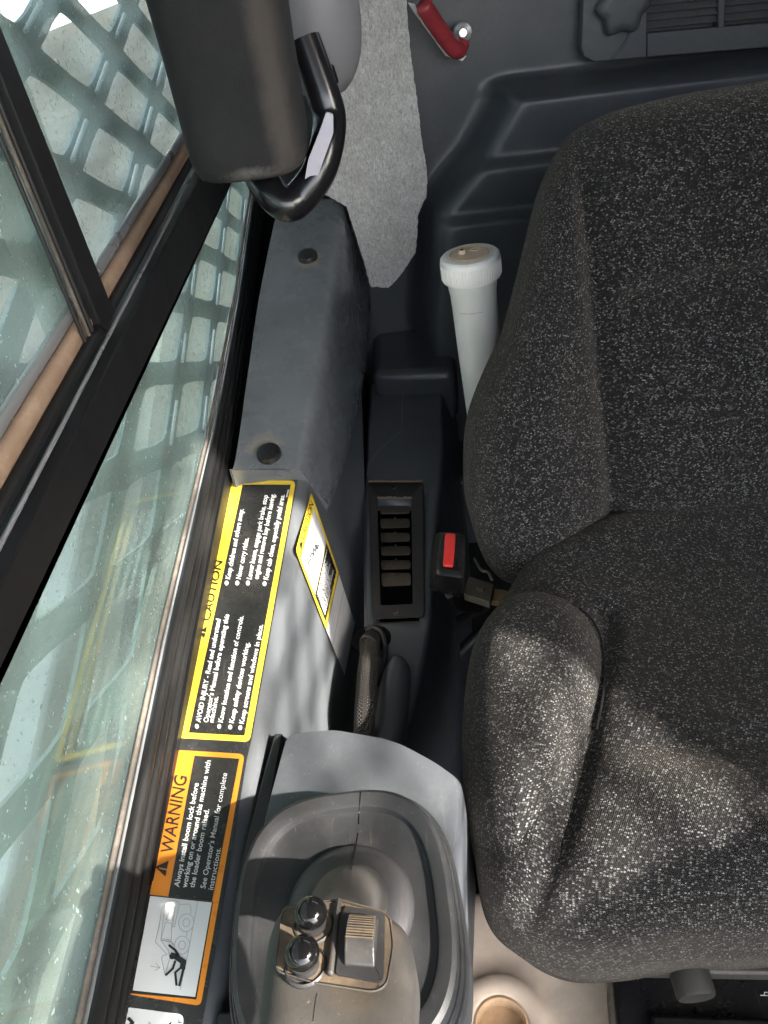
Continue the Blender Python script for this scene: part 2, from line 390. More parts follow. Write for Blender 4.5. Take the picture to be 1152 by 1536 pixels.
# ================================================================== side window
GX = -.22
def sill_z(y): return float(np.interp(y, [-.5, .163, .43, .73, .90, 1.04, 1.3, 1.62], [-.460, -.452, -.433, -.424, -.409, -.396, -.360, -.315]))
win = thing('side_window', 'dirty side window with sliding upper pane and black crossbar', 'window')
ysam = np.linspace(-.5, 1.62, 50)
prism('lower_pane', [(GX, float(y), sill_z(y) - .006) for y in ysam] + [(GX, 1.62, -.262), (GX, -.5, -.262)], (-.004, 0, 0), M['glass'], win)
tag(win.children[-1] if False else bpy.data.objects['lower_pane'], 'greenish lower pane smeared with dust')
prism('sliding_pane', [(GX - .008, -.5, -.262), (GX - .008, .60, -.262), (GX - .008, .60, .30), (GX - .008, -.5, .30)], (-.004, 0, 0), M['glass_up'], win)
prism('rear_upper_pane', [(GX - .016, .50, -.262), (GX - .016, 1.62, -.262), (GX - .016, 1.62, .30), (GX - .016, .50, .30)], (-.004, 0, 0), M['glass_up'], win)
def bar_edge(p0, p1, x, y):                       # z of a photo line, carried along the window
    a = P(*p0, 'x', x); b = P(*p1, 'x', x); t = (y - a.y) / (b.y - a.y); return a.z + (b.z - a.z) * t
lo = lambda y: bar_edge((0, 1010), (340, 290), GX + .012, y)
up = lambda y: bar_edge((0, 880), (295, 275), GX + .012, y)
prism('crossbar', [(GX + .012, -.5, lo(-.5)), (GX + .012, 1.62, lo(1.62)), (GX + .012, 1.62, up(1.62)), (GX + .012, -.5, up(-.5))], (-.026, 0, 0), M['blackpaint'], win, .0015)
def strip(name, x, zoff, r, mat, fz=None, flat_=1.0):
    fz = fz or sill_z
    return tube(name, [(x, float(y), fz(y) + zoff) for y in np.linspace(-.5, 1.61, 60)], r, mat, win, 10, flat=flat_)
# track stack above the crossbar
strip('track_lip', GX + .004, .004, .0016, M['rail'], up)
strip('track_rubber', GX - .002, .0105, .0050, M['rubber'], up)
strip('track_dirt', GX - .006, .0215, .0068, M['tan'], up)
strip('track_glass_bead', GX - .010, .0325, .0045, M['rail'], up)
# seals below the glass
strip('dirt_bead', GX + .003, .0000, .0020, M['silt'])
strip('dust_line', GX + .0045, -.0055, .0012, M['rail'])
strip('rubber_seal', GX + .007, -.0135, .0050, M['rubber'])
strip('rubber_lip', GX + .010, -.0225, .0042, M['rubber'])
strip('inner_rubber_lip', GX + .0125, -.0305, .0040, M['rubber'])
strip('bright_trim', GX + .0155, -.0365, .0013, M['rail'])
prism('inner_trim', [(GX + .008, float(y), sill_z(y) - .034) for y in ysam] + [(GX + .008, 1.62, -.6), (GX + .008, -.5, -.6)], (.010, 0, 0), M['blackpaint'], win)
# upright stile of the sliding pane
sp = [P(0, 35, 'x', GX + .006), P(173, 470, 'x', GX + .006), P(164, 496, 'x', GX + .006), P(151, 486, 'x', GX + .006), P(0, 106, 'x', GX + .006)]
dirv = (sp[0] - sp[1]).normalized(); dl = (sp[4] - sp[3]).normalized()
prism('stile', [sp[0] + dirv * .35, sp[1], sp[2], sp[3], sp[4] + dl * .35], (-.014, 0, 0), M['blackpaint'], win, .0015)
for k, (off, r, mt) in enumerate(((.010, .0022, 'rubber'), (.018, .0016, 'silt'), (.028, .0016, 'rubber'))):
    a = sp[3] + Vector((-.004, -off, 0)); b = sp[4] + dl * .35 + Vector((-.004, -off, 0))
    tube('stile_seal', [a, b], r, M[mt], win, 8)

# diamond screens of expanded steel
def screen(name, x, label, y0, y1, z0, z1, oy, oz, hy=.128, hz=.0435, wd=.0065, shear=0.0, glint=False):
    o = thing(name, label, 'window screen'); V = []; Fc = []; edges = []
    def strand(a, b, tilt):
        d = (b - a).normalized(); n = Vector((0, -d.z, d.y)); xx = Vector((1, 0, 0))
        e1 = (n * math.cos(tilt) + xx * math.sin(tilt)); e2 = d.cross(e1)
        sec = []
        for t, ww in ((0, 1.35), (.14, 1.12), (.3, 1), (.7, 1), (.86, 1.12), (1, 1.35)):
            p = a + (b - a) * t
            sec.append([p + e1 * wd * ww + e2 * .0018, p - e1 * wd * ww + e2 * .0018, p - e1 * wd * ww - e2 * .0018, p + e1 * wd * ww - e2 * .0018])
        base = len(V)
        for s_ in sec: V.extend(s_)
        for i in range(5):
            for k in range(4): Fc.append((base + i * 4 + k, base + i * 4 + (k + 1) % 4, base + i * 4 + 4 + (k + 1) % 4, base + i * 4 + 4 + k))
        Fc.append((base, base + 1, base + 2, base + 3)); Fc.append((base + 20, base + 21, base + 22, base + 23))
    i0 = int((y0 - oy) / hy) - 1; i1 = int((y1 - oy) / hy) + 1; j0 = int((z0 - oz) / hz) - 1; j1 = int((z1 - oz) / hz) + 1
    for i in range(i0, i1):
        for j in range(j0, j1 + 1):
            if (i + j) % 2: continue
            a = Vector((x, oy + i * hy, oz + j * hz))
            if not (y0 <= a.y <= y1 and z0 <= a.z <= z1): continue
            a.z -= shear * (a.y - oy)
            for dj in (1, -1):
                b = Vector((x, a.y + hy, a.z + dj * hz - shear * hy)); strand(a, b, 0)
                if glint and dj == 1 and a.y > .62: edges.append((a + (b - a) * random.uniform(.0, .06), a + (b - a) * random.uniform(.42, .62)))
    s_ = mesh('strand_grid', V, Fc, M['mesh'], o); s_['kind'] = 'stuff'
    if edges:  # pale strokes painted where light catches the strands
        V = []; Fc = []
        for a, b in edges:
            d = (b - a).normalized(); n = Vector((0, -d.z, d.y)); bs = len(V); off = n * wd * .9 + Vector((.008, 0, 0))
            for q in (a, b):
                for k in range(6): V.append(q + off + n * .0020 * math.cos(k * math.pi / 3) + Vector((.0020 * math.sin(k * math.pi / 3), 0, 0)))
            for k in range(6): Fc.append((bs + k, bs + (k + 1) % 6, bs + 6 + (k + 1) % 6, bs + 6 + k))
        e_ = mesh('strand_glints', V, Fc, M['glint'], o); e_['kind'] = 'stuff'
    return o
screen('side_screen', -.262, 'teal grey expanded steel screen of diamond holes outside the side window', -.6, 1.5, -.75, .45, .827, -.116, hy=.125, hz=.0475, wd=.0125, shear=.13, glint=True)
screen('side_screen', .89, 'diamond steel screen over the window across the cab', -.75, .2, -.1, .5, .0, .02, hy=.075, hz=.03, wd=.0035)

# ================================================================== ledge with the safety decals
LZ = -.48
led = thing('side_ledge', 'grey moulded ledge under the side window carrying the safety decals', 'ledge')
CR = [P(385, 1112, 'z', LZ), P(455, 722, 'z', LZ)]              # the crease line
def crease_x(y): 
    a, b = CR; return a.x + (b.x - a.x) * (y - a.y) / (b.y - a.y)
secs = []
for y in np.linspace(-.5, 1.22, 40):
    y = float(y); cx = crease_x(y) if y < .72 else crease_x(.72) - .006; zz = LZ
    cx = max(min(cx, -.112), -.160)
    prof = [(-.218, LZ - .03), (-.2135, LZ)]
    prof += [(cx - .008, LZ)]
    for k in range(1, 8):
        a = math.pi / 2 * k / 7; prof.append((cx - .008 + .014 * math.sin(a), LZ - .014 + .014 * math.cos(a)))
    prof += [(cx + .0148, LZ - .06), (cx + .0348, LZ - .165), (cx + .052, LZ - .175), (cx + .054, LZ - .34), (cx + .052, FZ), (-.218, FZ)]
    k_ = min(1, max(0, (y - .66) / .22)); k_ = k_ * k_ * (3 - 2 * k_)
    prof[-6:-3] = [(a[0] * (1 - k_) + b[0] * k_, a[1] * (1 - k_) + b[1] * k_) for a, b in zip(prof[-6:-3], [(cx + .014, LZ - .05), (cx + .026, LZ - .100), (-.067, LZ - .120)])]
    secs.append([Vector((px_, y, pz)) for px_, pz in prof])
loft('ledge_moulding', secs, M['ledge'], led, smooth=50)

def face(name, pts, mat, parent, th=.0):
    return mesh(name, pts, [tuple(range(len(pts)))], mat, parent)
def Lp(px, py, lv): return P(px, py, 'z', LZ + .0004 + .0003 * lv)
def rquad(c, r, k=5):
    """round the corners of a 2D polygon; r per corner"""
    out = []; n = len(c)
    for i in range(n):
        p = Vector(c[i]); a = (Vector(c[i - 1]) - p).normalized(); b = (Vector(c[(i + 1) % n]) - p).normalized(); rr = r[i]
        if rr <= 0: out.append(tuple(p)); continue
        A = p + a * rr; B = p + b * rr
        for t in range(k + 1):
            t /= k; out.append(tuple(A * (1 - t) ** 2 + p * 2 * t * (1 - t) + B * t * t))
    return out
def text(body, p0, p1, pu, mapf, lv, mat, parent, bold=.0, name='lettering'):
    """lettering from photo pixel p0 (baseline start) to p1 (baseline end), pu = cap top above p0; mapf(px,py,lv) lies on the decal's plane"""
    cu = bpy.data.curves.new('t', 'FONT'); cu.body = body; cu.size = 1; cu.offset = bold; cu.resolution_u = 3
    ob = bpy.data.objects.new('t', cu); COL.objects.link(ob)
    bpy.context.view_layer.update()
    dg = bpy.context.evaluated_depsgraph_get(); me = bpy.data.meshes.new_from_object(ob.evaluated_get(dg))
    bpy.data.objects.remove(ob); bpy.data.curves.remove(cu)
    if not me.vertices: return
    co = np.array([v.co[:] for v in me.vertices]); x0, x1 = co[:, 0].min(), co[:, 0].max()
    p0, p1, pu = Vector(p0), Vector(p1), Vector(pu); cap = .72
    for v in me.vertices:
        q = p0 + (p1 - p0) * ((v.co.x - x0) / (x1 - x0)) + (pu - p0) * (v.co.y / cap)
        v.co = mapf(q.x, q.y, lv)
    me.name = name; me.materials.clear(); me.materials.append(mat)
    o = bpy.data.objects.new(name, me); COL.objects.link(o); o.parent = parent
    return o
def ribbon(pts, wd, mapf, lv, mat, parent, name='line_art', closed=False):
    """drawn line of px width wd"""
    V = []; Fc = []; P2 = [Vector(p) for p in pts]
    if closed: P2.append(P2[0])
    for i in range(len(P2) - 1):
        a, b = P2[i], P2[i + 1]; d = (b - a)
        if d.length < 1e-6: continue
        d.normalize(); n = Vector((-d.y, d.x)) * wd / 2; e = d * wd * .3; bs = len(V)
        for q in (a - e + n, b + e + n, b + e - n, a - e - n): V.append(mapf(q.x, q.y, lv + .04 * (i % 3)))
        Fc.append((bs, bs + 1, bs + 2, bs + 3))
    return mesh(name, V, Fc, mat, parent)

face('black_backing', [Lp(*p, -.6) for p in [(178, 1560), (209, 1400), (252, 1150), (300, 890), (338, 712), (447, 716), (376.5, 1113), (370, 1140), (328, 1400), (299, 1560)]], M['backing'], led)
# --- caution decal
cd = face('caution_decal', [Lp(*p, 0) for p in rquad([(270.5, 1107), (344.5, 719.5), (444, 721), (374.5, 1113)], [3, 2, 9, 9])], M['yellow'], led); cd['label'] = 'long yellow and black caution decal'
face('decal_field', [Lp(*p, 1) for p in [(283.4, 1099), (364, 726.8), (436, 727), (366.7, 1103.4)]], M['print_black'], cd)
text("CAUTION", (314.5, 932), (334, 842), (303.5, 929.5), Lp, 2.5, M['print_ink'], cd, .008)
face('alert_triangle', [Lp(*p, 2) for p in [(306.5, 957.5), (311, 939), (298.5, 948)]], M['print_ink'], cd)
ribbon([(307.5, 949), (303, 948)], 1.6, Lp, 3, M['yellow'], cd, 'alert_mark')
def dx(y0, y1): return (y0 - y1) * .197                # slant of the text rows
rows = [("AVOID INJURY - Read and understand", 300.5, 1084, 929, 1), ("Operator's Manual before operating this", 312, 1084, 922, 0), ("machine.", 320, 1084, 1045, 0),
        ("Know location and function of controls.", 334, 1084, 924, 1), ("Keep safety devices working.", 350.5, 1085, 964, 1), ("Keep screens and windows in place.", 365.5, 1086, 937, 1)]
def row(body, x, y0, y1, bullet, h=7.4, par=cd, bold=.022):
    text(body, (x, y0), (x + dx(y0, y1), y1), (x - h, y0 - 1.4), Lp, 2, M['print_white'], par, bold)
    if bullet:
        cx_, cy_ = x - 4.2 + dx(y0, y0 + 5) , y0 + 5.5
        face('bullet', [Lp(cx_ + 3 * math.cos(a), cy_ + 3.6 * math.sin(a), 2) for a in np.linspace(0, 2 * math.pi, 13)[:-1]], M['print_white'], par)
for r_ in rows: row(*r_)
for r_ in [("Keep children and others away.", 345, 869, 764, 1), ("Never carry rides.", 361, 869, 807, 1), ("Lower boom, engage park brake, stop", 377, 869, 743, 1),
           ("engine and remove key before leaving.", 387.5, 869, 741, 0), ("Keep cab clean, especially pedal area.", 402, 870, 742, 1)]: row(*r_)
ribbon([(430, 745), (432.5, 735)], 2.0, Lp, 2, M['print_white'], cd, 'part_code')
# --- warning decal
wd_ = face('warning_decal', [Lp(*p, 0) for p in rquad([(196, 1492), (266, 1125), (367, 1131), (301, 1509)], [2, 2, 9, 9])], M['orange'], led); wd_['label'] = 'orange and black boom warning decal'
face('decal_field', [Lp(*p, 1) for p in [(252.5, 1345), (292, 1133.5), (359, 1138), (318, 1352)]], M['print_black'], wd_)
face('decal_field', [Lp(*p, 1) for p in [(195, 1490), (224.5, 1342), (319.5, 1352.5), (294.5, 1499)]], M['print_black'], wd_)
pic = face('pictogram_panel', [Lp(*p, 2) for p in [(199, 1485.5), (225.3, 1344), (317.8, 1353.8), (292.8, 1495.5)]], M['print_white'], wd_)
text("WARNING", (259, 1281), (281, 1165), (240, 1277.5), Lp, 2, M['print_ink'], wd_, .004)
face('alert_triangle', [Lp(*p, 2) for p in [(248.2, 1315), (253, 1291), (233, 1300.5)]], M['print_ink'], wd_)
ribbon([(250.5, 1304.5), (239, 1302)], 2.0, Lp, 3, M['orange'], wd_, 'alert_mark')
for body, x, y0, y1, b_ in [("Always install boom lock before", 268.5, 1331, 1175, .016), ("working on or around this machine with", 280, 1332, 1141, .016), ("the loader boom raised.", 291.5, 1332, 1214, .01),
                        ("See Operator's Manual for complete", 308, 1333, 1160, .004), ("instructions.", 319.5, 1335, 1272, .002)]:
    s_ = .190
    text(body, (x, y0), (x + (y0 - y1) * s_, y1), (x - 8, y0 - 1.4), Lp, 2, M['print_white'], wd_, b_)
def Z7(pts): return [(190 + a / 8.23, 1330 + b / 8.23) for a, b in pts]
g1 = M['print_grey']
for pl, wdt in [([(495, 835), (355, 685), (420, 380), (430, 290), (475, 205), (500, 175), (600, 175), (645, 190), (648, 220), (590, 500), (565, 490), (600, 260)], .9),
           ([(475, 205), (420, 660), (515, 785), (530, 850)], .9), ([(420, 350), (400, 500), (360, 660)], .7), ([(485, 410), (530, 300), (600, 245), (560, 415), (485, 410)], .9), ([(480, 440), (555, 450), (550, 660), (425, 640), (480, 440)], .9),
           ([(430, 660), (548, 680), (580, 720)], 1.6), ([(648, 220), (770, 215), (790, 240), (795, 330)], .9), ([(745, 555), (740, 610)], .9), ([(875, 195), (740, 905), (660, 1270)], .9),
           ([(500, 835), (450, 850), (430, 880), (475, 1095), (530, 890)], .9), ([(295, 980), (410, 1000)], 1.0), ([(360, 945), (410, 1000), (350, 1035)], 1.0)]:
    ribbon(Z7(pl), wdt, Lp, 3, g1, pic)
def ell(cx_, cy_, a, b, rot=.18): return [(cx_ + a * math.cos(t) * math.cos(rot) - b * math.sin(t) * math.sin(rot), cy_ + a * math.cos(t) * math.sin(rot) + b * math.sin(t) * math.cos(rot)) for t in np.linspace(0, 2 * math.pi, 25)[:-1]]
for (cx_, cy_) in ((735, 445), (683, 722)):
    ribbon(Z7(ell(cx_, cy_, 93, 112)), .9, Lp, 3.4, g1, pic, closed=True); ribbon(Z7(ell(cx_, cy_, 42, 52)), .9, Lp, 3.4, g1, pic, closed=True)
for pl, wdt in [([(525, 725), (600, 785), (640, 850)], 3.6), ([(560, 850), (600, 860), (700, 930), (690, 1000)], 8.5), ([(600, 920), (570, 1010), (485, 1090)], 3.4), ([(690, 980), (600, 1060), (615, 1215)], 3.4), ([(705, 990), (680, 1100), (650, 1220)], 3.6)]:
    ribbon(Z7(pl), wdt, Lp, 4, M['print_ink'], pic, 'figure')
face('figure', [Lp(*p, 4.2) for p in Z7(ell(560, 862, 34, 36))], M['print_ink'], pic)
# --- third decal, cut by the frame
td = face('white_decal', [Lp(*p, 0) for p in rquad([(186, 1545), (193, 1511), (276, 1522), (272, 1556)], [0, 2, 9, 0])], M['print_white'], led); td['label'] = 'white decal with F mark'
text("F", (273, 1535), (274, 1529.5), (266, 1534), Lp, 1, M['print_ink'], td, .0)
ribbon([(193, 1528), (199, 1534), (194, 1540)], 5, Lp, 1, M['print_ink'], td); ribbon([(222, 1540), (224, 1533), (229, 1541)], 1.6, Lp, 1, g1, td); ribbon([(250, 1540), (257, 1533), (254, 1543)], 1.8, Lp, 1, M['print_ink'], td)
# --- small caution decal on the upright face of the ledge
fo = Vector((crease_x(.66) + .0065, .66, LZ - .014)); A = Vector((crease_x(.36) + .0065, .36, LZ - .014)); B = Vector((crease_x(.66) + .0338, .66, LZ - .16))
fn = (A - fo).cross(B - fo).normalized(); fn = fn if fn.x > 0 else -fn
def Fp(px, py, lv): return PP(px, py, fo + fn * (.0020 + .0003 * lv), fn)
Q0 = [Vector(p) for p in [(467, 739), (443.5, 826), (489, 944), (508, 859)]]
sd = face('small_caution_decal', [Fp(*p, 0) for p in rquad([tuple(q) for q in Q0], [3, 8, 2, 2])], M['yellow'], led); sd['label'] = 'small yellow caution decal with a picture'
fw = face('decal_field', [Fp(*p, 1) for p in [(471, 762), (451.5, 838), (472.5, 892), (489.5, 813)]], M['print_white'], sd)
face('decal_field', [Fp(*p, 1) for p in [(490, 814.5), (473, 893), (488.5, 932), (504.5, 857)]], M['print_black'], sd)
text("CAUTION", (455, 812), (470.5, 757), (450, 804), Fp, 1, M['print_black'], sd, .0)
face('alert_triangle', [Fp(*p, 1) for p in [(452, 826), (454.5, 812), (449, 815)]], M['print_ink'], sd)
ribbon([(464, 850), (463, 843), (467, 838), (466, 833), (468, 829), (471, 834), (470, 822), (474, 828), (473, 817), (477, 819)], 1.5, Fp, 2, M['print_ink'], fw, 'scribble')
ribbon([(473, 817), (476, 824), (478, 817)], 2.0, Fp, 2, M['print_ink'], fw, 'scribble')
for k in range(9):                                       # rows too small to read
    t = (k + .8) / 10; a = Vector((474, 893)) * (1 - t) + Vector((488, 930)) * t; b = Vector((489.5, 820)) * (1 - t) + Vector((504, 861)) * t
    e = [.97, .75, .84, .8, .9, .72, .78, .95, .6][k]; s0 = .06; pts = []
    while s0 < e:
        s1 = min(e, s0 + random.uniform(.06, .15)); ribbon([a + (b - a) * s0, a + (b - a) * s1], 1.5, Fp, 2, M['print_white'], sd, 'print_row'); s0 = s1 + .025
wl = face('white_label', [Fp(*p, 0) for p in [(508.5, 861), (489.5, 945.5), (517, 1013.5), (532, 934.5)]], M['print_white'], led); wl['label'] = 'white text label below the small caution decal'
ribbon([(516, 883), (499, 968)], .8, Fp, 1, g1, wl, 'rule_line')
for k in range(11):
    t = (k + .7) / 12; a = Vector((490, 944)) * (1 - t) + Vector((516.5, 1009)) * t; b = Vector((508, 863)) * (1 - t) + Vector((531, 934)) * t
    if abs(t - .33) < .04: continue
    ribbon([a + (b - a) * .08, a + (b - a) * random.uniform(.7, .93)], .7, Fp, 1, flat('faint_print', (.6, .6, .6), .5) if k == 0 else bpy.data.materials['faint_print'], wl, 'print_row')

# ================================================================== raised cover with two plugs
cov = thing('ledge_cover', 'dark moulded cover at the rear of the ledge held by two round plugs', 'cover')
lft = [(344, 704), (353, 690), (372, 560), (388, 450), (409, 345), (420, 300)]
crs = [(446, 702), (454, 690), (480, 560), (500, 450), (515, 350), (514, 298)]
rgt = [(492, 757), (514, 700), (545, 570), (556, 455), (545, 380), (527, 300)]
ys_l = [.66, .70, .86, .97, 1.12, 1.17]
def at_y(p, y): return P(p[0], p[1], 'y', y)
def cov_z(y): return -.458 + .27 * (y - .68)
def on_cov(p, dz=0): return PP(p[0], p[1], Vector((0, .68, -.458 + dz)), Vector((0, -.27, 1)).normalized())
rings = []
for a, b, c in zip(crom([(*p, 0) for p in lft], 6), crom([(*p, 0) for p in crs], 6), crom([(*p, 0) for p in rgt], 6)):
    A_ = on_cov(a); B_ = on_cov(b); C_ = PP(c.x, c.y, Vector((-.100, .70, -.56)), Vector((1, -.155, .15)).normalized())
    e = []
    for t in np.linspace(0, .88, 8): e.append(A_ + (B_ - A_) * float(t))
    k0 = A_ + (B_ - A_) * .88; k2 = B_ + (C_ - B_) * .16
    for t in (.2, .4, .6, .8, 1.0): e.append(k0 * (1 - t) ** 2 + B_ * 2 * t * (1 - t) + k2 * t * t)
    for t in (.3, .6, .85, 1): e.append(k2 + (C_ - k2) * t)
    rings.append([A_ + Vector((0, 0, -.05))] + e + [C_ + Vector((-.004, 0, -.012)), C_ + Vector((-.05, 0, -.02))])
cp = loft('cover_shell', rings, M['cover'], cov, closed=True, smooth=50)
bevel(cp, .003, 2, 50)
for (cx_, cy_) in ((462, 386), (404, 682)):
    c = on_cov((cx_, cy_), .001); ax = Vector((0, -.27, 1)).normalized()
    lathe('plug', c, ax, [(0, .006), (.0095, .0062), (.0125, .0055), (.0135, .0035), (.0135, -.002)], M['black'], cov)
# ================================================================== lower console with vent
CZ = -.60
con = thing('lower_console', 'dark plastic console beside the seat with an air vent', 'console')
Lc = [(556, 575), (551, 640), (548, 720), (545, 830), (545, 940), (538, 1010), (530, 1085), (520, 1150)]
Rc = [(668, 580), (668, 640), (666, 720), (655, 830), (648, 940), (636, 1010), (618, 1080), (600, 1150)]
rings = []
for a, b in zip(crom([(*p, 0) for p in Lc], 5), crom([(*p, 0) for p in Rc], 5)):
    A_ = P(a.x, a.y, 'z', CZ); B_ = P(b.x, b.y, 'z', CZ); B_.y = A_.y
    r_ = .006; e = [Vector((A_.x, A_.y, FZ)), Vector((A_.x, A_.y, CZ - .004)), Vector((A_.x + .004, A_.y, CZ))]
    for k in range(7):
        q = math.pi / 2 * k / 6; e.append(Vector((B_.x - r_ + r_ * math.sin(q), A_.y, CZ - r_ + r_ * math.cos(q))))
    e += [Vector((B_.x + .018, A_.y, CZ - .08)), Vector((B_.x + .022, A_.y, FZ))]
    rings.append(e)
cb = loft('console_body', rings, M['console'], con, smooth=45)
cut = prism('cutter', [P(*p, 'z', CZ + .02) for p in [(559, 731), (566, 914), (626, 912), (628, 731)]], (0, 0, -.055), None)
bo_ = cb.modifiers.new('cut', 'BOOLEAN'); bo_.object = cut; bo_.operation = 'DIFFERENCE'
bpy.context.view_layer.update(); me_ = bpy.data.meshes.new_from_object(cb.evaluated_get(bpy.context.evaluated_depsgraph_get()))
cb.modifiers.clear(); cb.data = me_; me_.name = 'console_body'; bpy.data.objects.remove(cut)
# rear hump of the console
hp = [P(*p, 'z', -.56) for p in [(566, 385), (692, 375), (682, 556), (558, 560)]]
prism('console_step', hp, (0, 0, -.09), M['rear'], con, .014, 4)
# parting scratch
def Cp(px, py, lv): return P(px, py, 'z', CZ + .0004)
ribbon([(604, 590), (603, 645), (572, 672), (553, 695), (551, 715)], .8, Cp, 0, flat('scratch_mark', (.22, .23, .25), .5), con, 'scratch')
# vent
vent = thing('air_vent', 'black rectangular air vent with dusty louvres set in the console', 'air vent')
VZ = CZ + .004
def rr2(a, b, c, d, r): return rquad([a, b, c, d], [r] * 4)
vo = rr2((552.5, 723), (560, 929), (637, 926), (635, 723), 7); vi = rr2((566, 749), (571, 908), (619, 906), (617, 749), 2)
V = [P(*p, 'z', VZ) for p in vo] + [P(*p, 'z', VZ) for p in vi] + [P(*p, 'z', CZ - .004) for p in vo] + [P(*p, 'z', VZ - .022) for p in vi]
n = len(vo); Fc = []
for k in range(n):
    k2 = (k + 1) % n; Fc += [(k, k2, n + k2, n + k), (k, k2, 2 * n + k2, 2 * n + k), (n + k, n + k2, 3 * n + k2, 3 * n + k)]
fr_ = mesh('vent_frame', V, Fc, M['console_dk'], vent, 40); bevel(fr_, .0012, 2, 50)
box('vent_duct', tuple(P(566, 908, 'z', VZ - .0225) + Vector((-.004, -.004, -.002))), tuple(P(619, 748, 'z', VZ - .0225) + Vector((.004, .004, 0))), M['gloss'], vent)
for k, cy_ in enumerate((765, 786, 807, 827, 848, 871)):
    t = k / 5; cxl, cxr = 570 + 2 * t, 614 + 2 * t; tall = 1 if k < 5 else 1.5
    pts = rr2((cxl, cy_ - 8 * tall), (cxl + .5, cy_ + 5 * tall), (cxr + .5, cy_ + 4 * tall), (cxr, cy_ - 8 * tall), 4)
    zb = VZ - .004
    def lz(py): return zb - .011 * (py - (cy_ - 8 * tall)) / (13 * tall) * -1 - .011
    V = [P(p[0], p[1], 'z', lz(p[1])) for p in pts]; Vb = [v + Vector((0, .0006, -.0022)) for v in V]; n = len(V)
    lv_ = mesh('louvre', V + Vb, [tuple(range(n)), tuple(range(n, 2 * n))] + [(i, (i + 1) % n, n + (i + 1) % n, n + i) for i in range(n)], M['louvre'] if 'louvre' in M else M.setdefault('louvre', plastic('louvre', (.075, .06, .046), .7, .8, dustcol=(.24, .19, .14), up=.4)), vent, 30)
    q = P((cxl + cxr) / 2, cy_ - 8, 'z', zb - .006); tube('louvre_pin', [q, q + Vector((0, .006, -.004))], .0011, M['console_dk'], lv_, 6)
for p in ((590.5, 731), (594, 920)):
    c = P(*p, 'z', VZ); lathe('screw', c, (0, 0, 1), [(0, .0005), (.0022, .0009), (.0032, .0008), (.0038, -.0002)], M['zincd'] if 'zincd' in M else M.setdefault('zincd', flat('dull_screw', (.06, .058, .055), .4, .3, .5)), vent, 16)
    for a in (.5, 2.07):
        d = Vector((math.cos(a), math.sin(a), 0)) * .0022; tube('screw_slot', [c - d + Vector((0, 0, .0009)), c + d + Vector((0, 0, .0009))], .0004, M['gloss'], vent, 6)
# rusty dust line above the vent
for (x0, x1, y0) in ((553, 634, 722), (566, 618, 747)):
    pts = [(x0 + (x1 - x0) * k / 30, y0 - random.uniform(.5, 3.2)) for k in range(31)]
    V = []; 
    for k, (a, b) in enumerate(pts): V += [P(a, b, 'z', CZ + .0050), P(a, y0 + 1.5, 'z', CZ + .0048)]
    mesh('rust_dust', V, [(2 * k, 2 * k + 1, 2 * k + 3, 2 * k + 2) for k in range(30)], M['tan'], vent)

# braided sleeve and moulded bump
hz = thing('cable_sleeve', 'brown black braided cable sleeve coming out of the console', 'cable')
hpth = crom([P(*p, 'z', q) for p, q in [((557, 952), -.64), ((556, 965), -.592), ((552, 1000), -.582), ((549, 1040), -.578), ((547, 1075), -.578), ((545, 1130), -.60)]], 6)
tube('sleeve', hpth, .0098, M['braid'], hz, 16, uvs=True)
tube('tie_wrap', crom([P(*p, 'z', -.5925) + Vector((0, 0, q)) for p, q in [((540, 973), -.012), ((545, 967), .009), ((556, 968), .0135), ((566, 973), .009), ((571, 978), -.012)]], 4), .0022, M['black'], hz, 8)
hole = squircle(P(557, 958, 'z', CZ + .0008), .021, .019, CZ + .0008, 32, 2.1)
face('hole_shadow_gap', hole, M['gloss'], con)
tube('hole_rim', crom([P(*p, 'z', CZ + .001) for p in [(548, 945), (560, 941), (573, 950), (578, 972), (575, 1000), (563, 1030)]], 5), .0028, M['console_dk'], con, 8)
pillow('moulded_bump', [(0, 0), (.012, .002), (.020, .02), (.021, .06), (.018, .13), (.0, .14), (-.012, .13), (-.010, .06), (-.008, .02)], P(588, 985, 'z', CZ) + Vector((0, -.004, 0)), (1, 0, 0), (-.13, -1, 0), (0, 0, 1), lambda p, d: d * 0, M['console'], con, R=.014, H=.014, rings=14, drop=(.01,), inset=(0,))

# ================================================================== seat
seat = thing('operator_seat', 'operator seat in black fabric with light flecks and side bolsters', 'seat')
B0 = Vector((0, .605, -.53)); SV = Vector((0, .30, .954)).normalized(); SN = Vector((0, -.954, .30)).normalized()
def bp(px, py):
    q = PP(px, py, B0, SN) - B0; return (q.x, q.dot(SV))
oc = [(1152, 126), (1080, 133), (1000, 147), (930, 164), (890, 180), (858, 204), (834, 245), (815, 290), (799, 350), (782, 420), (766, 480), (752, 525), (722, 585), (704, 640), (699, 700), (702, 760), (717, 812), (738, 842), (762, 853), (800, 846), (850, 825), (905, 800), (980, 797), (1152, 797)]
ob_ = [bp(*p) for p in oc]; w_ = ob_[-1][0]
